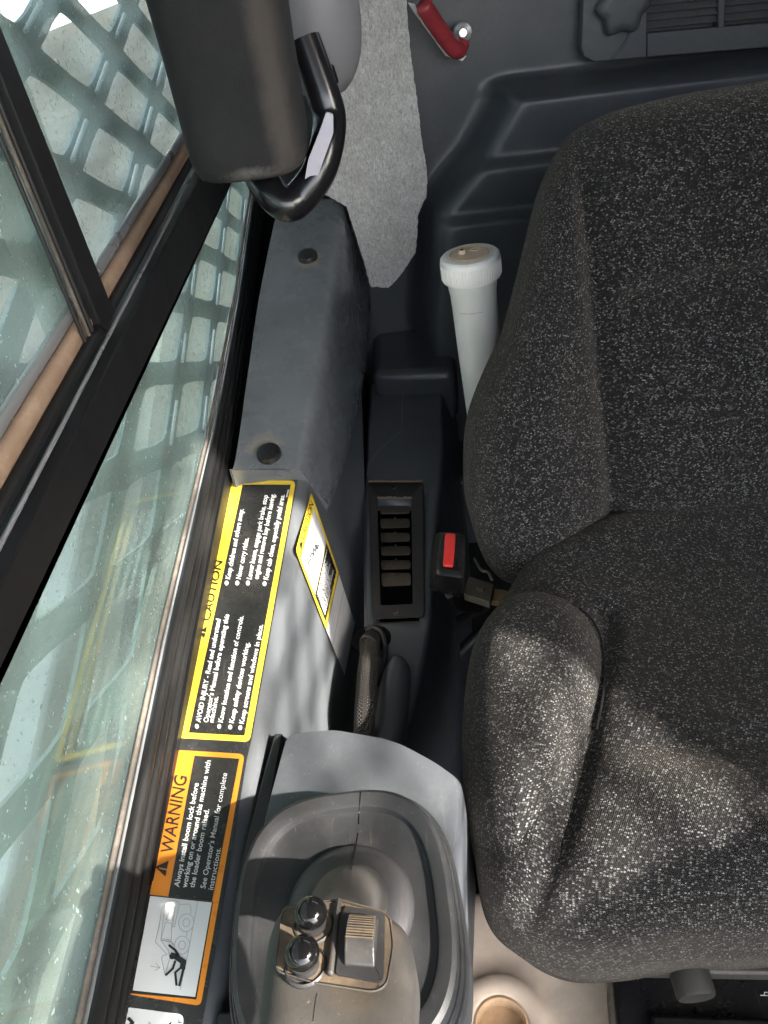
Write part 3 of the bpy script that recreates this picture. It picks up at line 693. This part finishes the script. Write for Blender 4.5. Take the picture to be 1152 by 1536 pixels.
# mirror about the seat's middle line
mid = .345
left_half = [q for q in ob_ if q[0] < mid - .01]
outl = left_half + [(2 * mid - q[0], q[1]) for q in reversed(left_half)]
seam = [bp(*p) for p in [(868, 150), (862, 210), (868, 300), (876, 400), (886, 520), (896, 620), (905, 700), (908, 790), (900, 830)]]
crease = [bp(*p) for p in [(880, 462), (930, 450), (1000, 430), (1080, 414), (1152, 405), (1200, 402)]]
def seam_x(s): 
    ss = sorted([(b, a) for a, b in seam]); return np.interp(s, [q[0] for q in ss], [q[1] for q in ss])
def back_h(p, d):
    x = np.where(p[:, 0] > mid, 2 * mid - p[:, 0], p[:, 0]); s = p[:, 1]
    t = seam_x(s) - x                                        # > 0 on the bolster
    fade = np.clip((.40 - s) / .12, 0, 1)
    h = -.012 * np.exp(-(t / .010) ** 2)
    h += .030 * (1 - np.exp(-(np.clip(t, 0, 1) / .045) ** 2)) * (0.35 + .65 * fade)
    h += .010 * np.exp(-((x - mid) / .12) ** 2)
    h += -.014 * np.exp(-(segdist(np.stack([x, s], 1), crease, False) / .015) ** 2) * np.clip(-t / .03, 0, 1)
    lump = .012 * np.exp(-((s - .12) / .09) ** 2) * np.clip(-t / .05, 0, 1)
    return h + lump
pillow('backrest', outl, B0, (1, 0, 0), SV, SN, back_h, M['fabric'], seat, center=(mid, .19), rings=110, R=.055, H=.040, drop=(.03, .09), inset=(0, .01))
# cushion
C0 = Vector((0, 0, -.545))
def cpx(px, py): q = P(px, py, 'z', C0.z + .012); return (q.x, q.y)
occ = [(1152, 782), (1050, 782), (960, 786), (905, 795), (850, 822), (795, 850), (770, 880), (740, 930), (715, 1000), (705, 1100), (705, 1200), (712, 1280), (724, 1335), (748, 1372), (795, 1402), (850, 1416), (930, 1412), (1000, 1400), (1080, 1394), (1152, 1392)]
cm = .335
lh = [cpx(*p) for p in occ if cpx(*p)[0] < cm - .05]
coutl = [(cm, lh[0][1])] + lh + [(cm, lh[-1][1])] + [(2 * cm - q[0], q[1]) for q in reversed(lh)]
valley = [cpx(*p) for p in [(905, 960), (902, 1030), (888, 1100), (872, 1180), (850, 1260), (830, 1320), (800, 1375)]]
ccrease = [cpx(*p) for p in [(885, 1150), (950, 1162), (1040, 1168), (1152, 1165)]]
def cush_h(p, d):
    x = np.where(p[:, 0] > cm, 2 * cm - p[:, 0], p[:, 0]); y = p[:, 1]; q = np.stack([x, y], 1)
    h = -.010 * np.exp(-(segdist(q, valley, False) / .010) ** 2)
    h += -.004 * np.exp(-(segdist(q, ccrease, False) / .016) ** 2)
    h += -.012 * np.exp(-(((x - cm) / .14) ** 2 + ((y - .42) / .12) ** 2))
    h += .012 * np.exp(-((y - .57) / .05) ** 2)
    h += .010 * np.exp(-(((x - .17) / .05) ** 2 + ((y - .27) / .05) ** 2))
    return h
pillow('seat_cushion', coutl, C0, (1, 0, 0), (0, 1, 0), (0, 0, 1), cush_h, M['fabric'], seat, center=(cm, .40), rings=100, R=.05, H=.050, drop=(.03, .08), inset=(0, .01))
K0 = Vector((0, 0, -.535))
def kp(px, py): q = P(px, py, 'z', K0.z + .02); return (q.x, q.y)
bo = [(790, 902), (835, 908), (872, 925), (898, 957), (909, 1000), (905, 1060), (890, 1120), (872, 1185), (850, 1240), (828, 1295), (803, 1335), (780, 1345), (757, 1338), (734, 1305), (714, 1255), (697, 1190), (691, 1100), (697, 1020), (712, 960), (745, 917)]
def bol_h(p, d):
    t = np.clip((.30 - p[:, 1]) / .10, 0, 1); return .006 * np.exp(-((p[:, 1] - .45) / .06) ** 2) - .045 * t * t * (3 - 2 * t)
for sgn in (1, -1):
    pts = [kp(*p) for p in bo]
    if sgn < 0: pts = [(2 * cm - a, b) for a, b in reversed(pts)]
    cc = np.mean(np.array(pts), 0)
    o = pillow('thigh_bolster', pts, K0, (1, 0, 0), (0, 1, 0), (0, 0, 1), bol_h, M['fabric'], seat, center=tuple(cc), rings=44, R=.042, H=.056, drop=(.03, .06), inset=(0, .005))
# seat pan, rails and adjuster under the front edge
box('seat_pan', (.09, .27, -.66), (.60, .56, -.60), M['console_dk'], seat, .006)
pr = [P(*p, 'z', -.62) for p in [(930, 1448), (1000, 1438), (1200, 1436), (1200, 1462), (960, 1458)]]
prism('front_rail', pr, (0, 0, -.012), M['brownish'] if 'brownish' in M else M.setdefault('brownish', plastic('dusty_rail', (.03, .026, .022), .6, .4, dustcol=(.12, .10, .08))), seat, .002)
kc = P(1031, 1450, 'z', -.625); ka = Vector((0, -1, -.12)).normalized()
lathe('adjuster_knob', kc, ka, [(.0, -.01), (.0138, -.01), (.0142, .0), (.0138, .018), (.0125, .020), (.010, .019), (0, .0188)], M['brownish2'] if 'brownish2' in M else M.setdefault('brownish2', plastic('dusty_knob', (.014, .012, .010), .7, .3, dustcol=(.06, .05, .04))), seat, 28)
base = seat
bx = [P(*p, 'z', -.70) for p in [(915, 1440), (1210, 1452), (1210, 1600), (930, 1600)]]
prism('base_box', [bx[0], bx[1], bx[2], bx[3]], (0, 0, -.22), M['black'], base, .006)
prism('base_step', [P(*p, 'z', -.69) for p in [(975, 1520), (1210, 1530), (1210, 1600), (985, 1600)]], (0, 0, -.02), M['black'], base, .003)
def Bp(px, py, lv): return P(px, py, 'z', -.6992 + .0003 * lv)
ribbon([(1141, 1493), (1160, 1493.5)], 1.4, Bp, 1, M['print_white'], base, 'letter_mark'); ribbon([(1146, 1493), (1147, 1488.5), (1160, 1489)], 1.3, Bp, 2, M['print_white'], base, 'letter_mark')
# dark tangle in the gap beside the seat
gp = thing('seat_suspension', 'dark metal suspension arms in the gap beside the seat', 'suspension')
tube('arm', [P(690, 930, 'z', -.70), P(735, 905, 'z', -.66)], .006, M['console_dk'], gp, 10)
tube('arm', [P(668, 1000, 'z', -.80), P(740, 930, 'z', -.74)], .008, M['console_dk'], gp, 10)
tube('recline_bracket', [P(775, 835, 'z', -.56), P(778, 880, 'z', -.60)], .008, M['console_dk'], gp, 10)

# ================================================================== belt buckle
def add_patch(mat, centres, r0, r1, col, nscale=60, lo_=.35, hi=.6, axis_only=None):
    """a patch of colour (stain, pad highlight) with a shape of its own round the given points"""
    nt = mat.node_tree; b = nt.nodes['Principled BSDF']; g = N_(nt, 'NewGeometry'); fac = None
    for c in centres:
        v = N_(nt, 'VectorMath'); v.operation = 'SUBTRACT'; L_(nt, g.outputs['Position'], v.inputs[0]); v.inputs[1].default_value = tuple(c)
        sc = N_(nt, 'VectorMath'); sc.operation = 'MULTIPLY'; L_(nt, v.outputs[0], sc.inputs[0]); sc.inputs[1].default_value = axis_only or (1, 1, 1)
        ln = N_(nt, 'VectorMath'); ln.operation = 'LENGTH'; L_(nt, sc.outputs[0], ln.inputs[0])
        mr = N_(nt, 'MapRange'); L_(nt, ln.outputs['Value'], mr.inputs[0]); mr.inputs[1].default_value = r0; mr.inputs[2].default_value = r1; mr.inputs[3].default_value = 1; mr.inputs[4].default_value = 0
        fac = mr.outputs[0] if fac is None else mathn(nt, 'MAXIMUM', fac, mr.outputs[0])
    nz = noise(nt, g.outputs['Position'], nscale, 8, .75, .5)
    f = ramp(nt, mathn(nt, 'ADD', mathn(nt, 'MULTIPLY', fac, .5), mathn(nt, 'MULTIPLY', nz, .6)), lo_ + .2, hi + .2)
    f = mathn(nt, 'MULTIPLY', f, mathn(nt, 'MINIMUM', mathn(nt, 'MULTIPLY', fac, 3.0), 1.0))
    old = b.inputs['Base Color'].links[0].from_socket
    L_(nt, mixc(nt, f, old, col), b.inputs['Base Color'])
add_patch(M['cover'], [on_cov((462, 390)), on_cov((398, 668))], .010, .036, (.23, .205, .17), 90)
add_patch(M['white_plastic'], [tuple(P(703, 384, 'y', .79) + Vector((0, 0, .006)))], .018, .034, (.50, .37, .25), 60, .25, .6)
add_patch(M['foam'], [(-.058, .545, -.02)], .002, .014, (.040, .034, .030), 25, .15, .55, (1, 0, 0))  # dusty highlight band painted along the pad's ridge
add_patch(M['foam'], [(-.085, .548, -.130)], .001, .010, (.08, .075, .068), 120, .35, .6, (.25, 0, 1))
bk = thing('belt_buckle', 'black seat belt buckle with a red release button', 'seat belt buckle')
BZ = -.515
top = [P(*p, 'z', BZ) for p in rr2((659, 797), (654, 862), (697, 868), (701, 800), 9)]
bot = [P(*p, 'z', BZ - .05) for p in rr2((650, 802), (642, 884), (694, 898), (700, 806), 8)]
midr = [a * .5 + b * .5 + Vector((0, 0, .002)) for a, b in zip(top, bot)]
tc_ = sum(top, Vector()) / len(top)
rim = [tc_ + (p - tc_) * .9 + Vector((0, 0, .0025)) for p in top]
h_ = loft('housing', [rim, top, midr, bot], M['black'], bk, smooth=50); bevel(h_, .001, 2, 40)
face('button_well', [P(*p, 'z', BZ + .0030) for p in rr2((665, 802), (662, 852), (690, 856), (693, 803), 3)], M['gloss'], bk)
bt = [P(*p, 'z', BZ + .0035) for p in rr2((668, 802.5), (664.5, 851), (680, 852.5), (684, 803), 3)]
prism('release_button', bt, (0, 0, .0035), M['red'], bk, .0012, 3)
for p0, p1 in (((690, 806), (688, 850)),):
    tube('latch_guide', [P(*p0, 'z', BZ + .0035), P(*p1, 'z', BZ + .0035)], .0007, M['console_dk'], bk, 6)
stalk = [P(*p, 'z', q) for p, q in [((675, 880), -.56), ((690, 900), -.62), ((720, 905), -.66)]]
tube('stalk', stalk, .013, M['console_dk'], bk, 12, flat=.5)
lk = thing('belt_anchor', 'dull tan steel belt anchor between buckle and seat', 'bracket')
prism('anchor_plate', [P(*p, 'z', -.585) for p in rr2((703, 864), (695, 890), (735, 903), (741, 876), 3)], (0, 0, -.01), M['brass'], lk, .0015)
prism('anchor_tab', [P(*p, 'z', -.592) for p in [(738, 882), (732, 900), (748, 902), (768, 888), (755, 884)]], (0, 0, -.008), M['card'], lk, .001)
lathe('anchor_bolt', P(722, 883, 'z', -.585), (0, 0, 1), [(0, .003), (.004, .003), (.005, 0)], M['brass'], lk, 6)
tube('cable_loop', crom([P(*p, 'z', -.56) for p in [(712, 838), (722, 855), (732, 858), (738, 870)]], 4), .0016, M['brass'], lk, 6)

# ================================================================== washer filler tube
ft = thing('filler_tube', 'white plastic filler tube with a ribbed dusty screw cap', 'filler tube')
tcn = P(705, 388, 'y', .79); tilt = Vector((-.045, 0, 1)).normalized()
R0 = .0305
ribs = []
prof_cap = [(0, .006), (.0185, .006), (.0195, .0050), (.0210, .0058), (.0290, .0050), (.0310, .0030), (.0315, .0), (.0315, -.018), (.0305, -.020), (.024, -.020)]
lathe('cap', tcn, tilt, prof_cap, M['white_plastic'], ft, 72, 30)
u = tilt.orthogonal().normalized(); v = tilt.cross(u); V = []; Fc = []
for k in range(64):
    a = 2 * math.pi * k / 64; d = u * math.cos(a) + v * math.sin(a); t = -u * math.sin(a) + v * math.cos(a); bsx = len(V)
    for hh in (-.0015, -.0175):
        for rr_, tt in ((.0313, -.0006), (.0320, 0), (.0313, .0006)): V.append(tcn + tilt * hh + d * rr_ + t * tt)
    Fc += [(bsx, bsx + 1, bsx + 4, bsx + 3), (bsx + 1, bsx + 2, bsx + 5, bsx + 4), (bsx, bsx + 1, bsx + 2), (bsx + 3, bsx + 4, bsx + 5)]
rb = mesh('grip_ribs', V, Fc, M['white_plastic'], ft); rb['kind'] = 'stuff'
vc = tcn + tilt * .006 + Vector((-.0075, .0015, 0))
lathe('vent_nipple', vc, tilt, [(.0012, -.001), (.0012, .004), (.0034, .0042), (.0040, .003), (.0042, 0)], M['white_plastic'], ft, 20)
lathe('vent_hole', vc, tilt, [(0, .0043), (.0019, .0044), (.0020, .003)], M['gloss'], ft, 14)
tube('dirt_ring', [tcn + tilt * .0056 + (u * math.cos(a) + v * math.sin(a)) * .0202 for a in np.linspace(0, 2 * math.pi, 41)], .0008, M['card'], ft, 6)
wm = [tcn + tilt * .0064 + Vector((x, y, 0)) for x, y in [(.001, .006), (.006, .012), (.013, .008), (.008, .003), (.002, .006)]]
tube('embossed_symbol', wm, .0005, M['white_plastic'], ft, 6)
bx_ = [tcn - tilt * h for h in (.018, .028, .036, .05, .10, .18, .24, .29)]
tube('tube_body', bx_, .026, M['tube_plastic'], ft, 40, radii=[.0262, .0262, .0250, .0245, .0240, .0225, .021, .020])

# ================================================================== felt trim
fe = thing('felt_trim', 'grey felt trim flap hanging in the rear corner', 'trim panel')
FY = 1.13
fpx = [(470, -160), (600, -160), (606, -40), (611, 20), (617, 90), (626, 150), (633, 210), (641, 262), (640, 293), (627, 322), (626, 350), (624, 378), (600, 414), (583, 432), (556, 430), (545, 390), (520, 310), (485, 290), (470, 150)]
fpts = [P(*p, 'y', FY) for p in fpx]
fe_ = []
for i_ in range(len(fpts)):
    a_, b_ = fpts[i_], fpts[(i_ + 1) % len(fpts)]; n_ = max(1, int((b_ - a_).length / .0035))
    for k in range(n_): fe_.append(a_ + (b_ - a_) * (k / n_) + Vector((random.uniform(-.0007, .0007), 0, random.uniform(-.0007, .0007))))
fpts = fe_
prism('felt_flap', fpts, (0, .02, 0), M['felt'], fe, 0, 3, 60)

# ================================================================== padded arm, loop handle and grey housing
pad = thing('padded_arm', 'charcoal foam padded arm hanging upright beside the window', 'padded arm')
rings = []
for z, s_ in [(-.136, .55), (-.1355, .78), (-.133, .90), (-.128, .965), (-.120, 1.0), (-.10, 1.01), (-.06, 1.02), (-.02, 1.05), (.03, 1.08), (.10, 1.12), (.25, 1.15)]:
    c = (-.086 - .03 * (z + .136) * -.2, .585)
    rings.append([Vector((p.x, p.y, z)) for p in squircle(c, .0405 * s_, .036 * s_, z, 48, 3.2, -.12)])
loft('foam_sleeve', rings, M['foam'], pad, smooth=70)
gh = thing('loop_handle', 'glossy black bent loop handle under the padded arm', 'handle')
hp_ = crom([P(*p, 'y', q) for p, q in [((455, 60), .63), ((484, 140), .62), ((494, 178), .615), ((490, 220), .60), ((476, 262), .59), ((450, 296), .585), ((430, 307), .58), ((408, 290), .585), ((388, 255), .60), ((380, 200), .61)]], 8)
tube('handle_bar', hp_, .0122, M['handle'], gh, 20)
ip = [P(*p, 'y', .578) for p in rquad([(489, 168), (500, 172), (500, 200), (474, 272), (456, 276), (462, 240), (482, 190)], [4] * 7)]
prism('sky_reflection', ip, (0, .004, 0), M['sky_glint'], gh, .001)  # pale strip painted as the sky's reflection in the glossy bar
hs = thing('grey_housing', 'smooth grey rounded housing behind the padded arm', 'housing')
hc = P(470, 20, 'y', .72)
rings = []
for t in np.linspace(-1, 1, 21):
    z = hc.z + .062 * t; k = math.sqrt(max(0, 1 - (abs(t)) ** 2.4)); rings.append([Vector((hc.x + .037 * k * math.cos(a) * (1 + .0 * t), hc.y + .035 * k * math.sin(a), z)) for a in np.linspace(0, 2 * math.pi, 37)[:-1]])
loft('housing_shell', rings, M['grey'], hs, smooth=180)
prism('socket', [P(*p, 'y', .69) for p in [(452, 68), (478, 74), (500, 96), (509, 126), (490, 128), (468, 128), (455, 118)]], (0, .02, 0), M['gloss'], hs, .002)

# ================================================================== joystick pod
pod = thing('joystick_pod', 'light grey moulded pod carrying the joystick', 'pod')
PZ = -.474
tp = rquad([(372, 1340), (402, 1200), (430, 1098), (500, 1092), (592, 1108), (655, 1142), (691, 1168), (682, 1330), (658, 1620), (380, 1620)], [8, 4, 16, 14, 30, 16, 14, 10, 4, 4])
T = [P(*p, 'z', PZ) for p in tp]; cT = sum(T, Vector()) / len(T)
def shrink(T, k, z): return [Vector((cT.x + (p.x - cT.x) * k, cT.y + (p.y - cT.y) * k, z)) for p in T]
loft('pod_shell', [shrink(T, 1.05, CZ - .02), shrink(T, 1.04, PZ - .06), shrink(T, 1.025, PZ - .018), shrink(T, 1.015, PZ - .006), shrink(T, .985, PZ - .0005), shrink(T, .96, PZ)], M['pod'], pod, smooth=50)
prism('side_gap_plate', [P(*p, 'z', PZ - .01) for p in [(424, 1100), (412, 1100), (398, 1150), (372, 1250), (352, 1340), (400, 1230)]], (0, 0, -.12), M['console_dk'], pod, .001)
box('front_pod_block', tuple(P(330, 1620, 'z', -.50)), tuple(P(392, 1512, 'z', -.48) + Vector((0, 0, 0))), M['bootplate'], pod, .002)

joy = thing('joystick', 'black joystick with dusty hand grip, rubber boot and two ball buttons', 'joystick')
bc = P(517, 1375, 'z', -.44); e0 = P(345, 1375, 'z', -.44); brx = (bc.x - e0.x) * .985; bry = (P(520, 1184, 'z', -.44) - bc).y
print('boot plate', bc, brx, bry)
prof = [(1.03, -.478), (1.02, -.454), (1.02, -.449), (1.0, -.446), (.982, -.4462), (.980, -.443), (.965, -.4405), (.952, -.4407), (.950, -.4375), (.935, -.4345), (.90, -.4325), (.82, -.4335), (.795, -.4345), (.775, -.4375), (.74, -.4385), (.60, -.4385), (.30, -.4385)]
loft('boot_plate', [squircle(bc, brx * s_, bry * s_, z, 96, 2.9, .03) for s_, z in prof], M['bootplate'], joy, smooth=28)
dc = P(526, 1362, 'z', -.44); dr = (P(622, 1362, 'z', -.44) - dc).x
neck = [(1.0, -.441, 526, 1362), (.995, -.436, 526, 1362), (.97, -.4335, 526, 1361), (.90, -.4315, 526, 1360), (.80, -.4290, 527, 1357), (.70, -.4245, 528, 1352), (.62, -.4195, 528, 1352), (.55, -.414, 527, 1351), (.50, -.406, 524, 1349), (.47, -.396, 520, 1347), (.45, -.384, 516, 1349), (.43, -.371, 510, 1360), (.40, -.358, 505, 1382), (.36, -.346, 500, 1412)]
def dome_ring(k, z, cx_, cy_):
    c = P(cx_, cy_, 'z', z); return [Vector((c.x + dr * k * math.cos(a), c.y + dr * 1.02 * k * math.sin(a), z)) for a in np.linspace(0, 2 * math.pi, 65)[:-1]]
loft('boot_dome', [dome_ring(*q) for q in neck[:8]], M['boot'], joy, smooth=60, caps=False)
loft('boot_neck', [dome_ring(*q) for q in neck[7:]], M['grip'], joy, smooth=60, caps=True)
# seam of the boot
# grip head
GZ = -.315
G0 = Vector((0, 0, GZ)); GN = Vector((.0, .22, 1)).normalized(); GU = Vector((1, 0, 0)); GV = GN.cross(GU)
O0 = P(495, 1440, 'z', GZ)
def gp_(px, py):
    px = 498 + (px - 498) * 1.07; py = py - 8 * (py < 1400); q = PP(px, py, O0, GN) - O0; return (q.x, q.dot(GV))
go = [(470, 1341), (440, 1347), (418, 1362), (405, 1390), (396, 1430), (390, 1480), (386, 1540), (384, 1620), (384, 1700), (480, 1740), (590, 1700), (606, 1620), (609, 1540), (610, 1480), (612, 1440), (608, 1405), (596, 1380), (570, 1360), (540, 1350), (505, 1343)]
def grip_h(p, d):
    return -.010 * np.clip((-p[:, 1] - .018) / .05, 0, 1) ** 1.5
grip = pillow('hand_grip', [gp_(*p) for p in go], O0 - GN * .012, GU, GV, GN, grip_h, M['grip'], joy, center=gp_(498, 1500), rings=60, R=.016, H=.013, drop=(.012, .03, .045), inset=(0, .03, .08))
def Gp(px, py, lv=0): return PP(px, py, O0 + GN * (.0015 + .0003 * lv), GN)
# raised dusty control face with its rim
face_px = rquad([(424, 1362), (510, 1352), (585, 1372), (590, 1420), (580, 1480), (560, 1488), (470, 1474), (412, 1456)], [14, 6, 14, 10, 14, 10, 10, 14])
prism('control_face', [Gp(*p, -3) for p in face_px], GN * .0016, M['dust'], joy, .0008)
tube('face_groove', [Gp(*p, 2.2) for p in face_px] + [Gp(*face_px[0], 2.2)], .00045, M['grip'], joy, 6)
prism('centre_rib', [Gp(*p, 0) for p in [(506, 1351), (513, 1352), (501, 1468), (491, 1466)]], GN * .0030, M['grip'], joy, .0010)
pl = rquad([(518, 1362), (578, 1372), (576, 1472), (568, 1476), (504, 1464)], [5, 6, 5, 5, 5])
prism('switch_plate', [Gp(*p, 1.5) for p in pl], GN * .0014, M['boot'], joy, .0006)
ry = [(1379, .0028), (1388, .0055), (1400, .0068), (1424, .0072), (1436, .0060), (1452, .0022)]
rg_ = []
for y_, h in ry: rg_.append([Gp(526 - (y_ - 1379) * .12, y_, 1.5) - GN * .002, Gp(526 - (y_ - 1379) * .12, y_, 1.5) + GN * h, Gp(569 - (y_ - 1379) * .08, y_ + 3, 1.5) + GN * h, Gp(569 - (y_ - 1379) * .08, y_ + 3, 1.5) - GN * .002])
rk = loft('rocker_switch', rg_, M['rocker'] if 'rocker' in M else M.setdefault('rocker', plastic('rocker', (.03, .03, .032), .3, .25)), joy, smooth=30); bevel(rk, .0008, 3, 30)
for k in range(10):
    y_ = 1384 + k * 4.3; h = np.interp(y_, [q[0] for q in ry], [q[1] for q in ry])
    a = Gp(528 - (y_ - 1379) * .12, y_, 1.5) + GN * (h + .0002); b = Gp(567 - (y_ - 1379) * .08, y_ + 3, 1.5) + GN * (h + .0002)
    tube('rocker_ridge', [a, b], .00045, M['dust'], rk, 6)
for (cx_, cy_) in ((471, 1390), (459, 1450)):
    c = Gp(cx_, cy_, 0); 
    lathe('button_collar', c, GN, [(.0085, -.002), (.0085, .0006), (.0078, .0014), (.0070, .0006), (.0068, -.001)], M['boot'], joy, 32)
    lathe('button_stem', c, GN, [(.0055, -.001), (.0052, .003), (.0058, .0042)], M['boot'], joy, 20)
    R_ = .0066; lathe('ball_button', c + GN * .0082, GN, [(R_ * math.cos(a) if abs(a) < 1.57 else 0, R_ * .86 * math.sin(a)) for a in np.linspace(-1.2, math.pi / 2, 16)], M['ball'] if 'ball' in M else M.setdefault('ball', flat('ball_gloss', (.004, .004, .004), .10)), joy, 36, 180)

# ================================================================== paper roll
pr_ = thing('paper_roll', 'large cream paper roll standing on end in front of the seat', 'paper roll')
rc = P(752, 1540, 'z', -.76); Ro = .118
rings = []
for r, h in [(.0235, -.03), (.0235, .0), (.026, .0025), (.040, .0028), (.042, .0), (.06, -.0005), (.08, .0005), (.10, -.001), (Ro - .006, -.003), (Ro - .001, -.008), (Ro, -.02), (Ro, -.18)]:
    rg = []
    for k in range(120):
        a = 2 * math.pi * k / 120; wv = .0004 * math.sin(a * 17 + r * 160) * (r > .043) + .0009 * math.sin(a * 5 + r * 60) * (r > .043) + (.0003 * math.sin(a * 41 + r * 90) if r > .05 else 0)
        rg.append(rc + Vector((r * math.cos(a), r * math.sin(a), h + (wv if h > -.01 else 0))))
    rings.append(rg)
loft('paper', rings, M['paper'], pr_, smooth=70, caps=False)
lathe('roll_filling', rc, (0, 0, 1), [(0, -.016), (.0215, -.015)], M['card'], pr_, 40)
loft('core', [[rc + Vector((r * math.cos(a), r * math.sin(a), h)) for a in np.linspace(0, 2 * math.pi, 41)[:-1]] for r, h in [(.0236, -.004), (.0234, .0012), (.0218, .0016), (.0205, -.003), (.0203, -.17)]], M['card'], pr_, caps=False)
gz = thing('card_sheet', 'cream paper sheet lying on the floor under the seat base', 'paper')
prism('sheet', [P(*p, 'z', -.93) for p in [(900, 1500), (985, 1512), (975, 1545), (985, 1600), (900, 1600)]], (0, 0, -.003), M['paper'], gz)

# ================================================================== red lever on the rear wall
rl = thing('red_lever', 'red vinyl covered lever with bolt and bracket on the rear wall', 'lever')
lp = crom([P(*p, 'y', q) for p, q in [((634, 6), 1.12), ((652, 34), 1.13), ((672, 62), 1.14), ((684, 74), 1.145), ((690, 73), 1.15), ((693, 62), 1.155)]], 6)
tube('lever_arm', lp, .0105, M['redgrip'], rl, 16, radii=[.0090] + [.0108] * (len(lp) - 8) + [.0100] * 6 + [.008])
prism('bracket', [P(*p, 'y', 1.165) for p in [(612, 4), (620, 18), (668, 84), (694, 92), (700, 84), (684, 78), (640, 40), (622, 6)]], (0, .006, 0), M['white_plastic'], rl, .001)
lathe('pivot_bolt', P(694, 49, 'y', 1.16), (-.05, -1, .1), [(0, .009), (.005, .009), (.006, .006), (.0115, .004), (.0125, 0), (.0125, -.02)], M['zinc'], rl, 24)
# ================================================================== grille panel
gpn = thing('grille_panel', 'grey rear grille panel with horizontal slats and a turn knob', 'grille panel')
GY = 1.172
op = rquad([(880, -120), (872, 76), (892, 93), (1260, 62), (1260, -120)], [0, 12, 10, 0, 0])
inn = [(972, -60), (970, 50), (1240, 24), (1240, -60)]
hl = [(972, -60), (970, 50), (1079, 41), (1082, -60)]
# frame built as strips round the two openings
def gq(name, pts, y, th, mt, bev=.0012): return prism(name, [P(*p, 'y', y) for p in pts], (0, th, 0), mt, gpn, bev)
gq('panel_face', [op[0]] + op[1:-1][:1] + rquad([(872, 76)], [0])[:0] + [(872, 70)] + [(876, 85), (892, 93), (970, 86), (972, -120)], GY, .02, M['rear_grey'])
gq('panel_face', [(971, 50), (971, 86), (1260, 62), (1260, 25)], GY + .0002, .02, M['rear_grey'])
gq('mullion', [(1078, -60), (1077, 42), (1087, 41), (1089, -60)], GY + .0004, .018, M['rear_grey'])
gq('recess', [(968, -70), (968, 56), (1260, 30), (1260, -70)], GY + .017, .002, M['console_dk'], 0)
for k in range(9):
    y0 = 42 - 11.5 * k
    for (xa, xb) in ((971, 1079), (1087, 1240)):
        sl_ = -.095
        a = [(xa, y0 + (xa - 971) * sl_), (xb, y0 + (xb - 971) * sl_), (xb, y0 - 7.5 + (xb - 971) * sl_), (xa, y0 - 7.5 + (xa - 971) * sl_)]
        q = [P(*p, 'y', GY + .003) for p in a]; q[2] += Vector((0, .008, .002)); q[3] += Vector((0, .008, .002))
        prism('slat', q, (0, .0015, -.0012), M['rear_grey'], gpn, .0004)
tube('panel_ridge', crom([P(*p, 'y', GY - .001) for p in [(952, -20), (948, 30), (940, 60), (918, 88)]], 5), .0016, M['rear_grey'], gpn, 8)
kc = P(934, 8, 'y', GY - .008); V = []
rings = []
for s_, yy in ((.6, -.012), (.86, -.0115), (.97, -.008), (1.0, -.003), (.97, .008)):
    rings.append([kc + Vector((.0315 * s_ * (1 + .11 * math.cos(6 * a)) * math.cos(a), yy, .0315 * s_ * (1 + .11 * math.cos(6 * a)) * math.sin(a))) for a in np.linspace(0, 2 * math.pi, 61)[:-1]])
loft('turn_knob', rings, M['rear_grey'], gpn, smooth=50)
bpy.context.view_layer.update(); DG = bpy.context.evaluated_depsgraph_get()
def surf(px, py):
    d = Vector(ray(px, py)).normalized(); h, loc, nrm, *_ = S.ray_cast(DG, Vector((0, 0, 0)), d)
    return loc - d * .0002
def surf_line(name, pts, r_, mat, parent, n=10):
    q = crom([(a, b, 0) for a, b in pts], n); tube(name, [surf(p.x, p.y) for p in q], r_, mat, parent, 6)
surf_line('mould_seam', [(541, 1188), (540, 1203), (538, 1236)], .0003, M['gloss'], joy)
surf_line('mould_seam', [(537, 1250), (534, 1268), (531, 1285), (527, 1305)], .0003, M['gloss'], joy)
surf_line('bolster_piping', [(858, 906), (884, 925), (900, 955), (907, 1000), (904, 1050), (895, 1095)], .0012, M['fabric'], seat)
surf_line('grip_seam', [(476, 1490), (473, 1506), (470, 1532)], .00012, M['boot'], joy)
surf_line('tube_scuff', [(690, 470), (705, 471), (725, 468)], .0003, M['card'], ft)
add_patch(M['grip'], [Gp(430, 1370), Gp(590, 1380), Gp(540, 1490)], .002, .020, (.085, .066, .046), 60, .3, .75)
print('objects', len(bpy.data.objects))
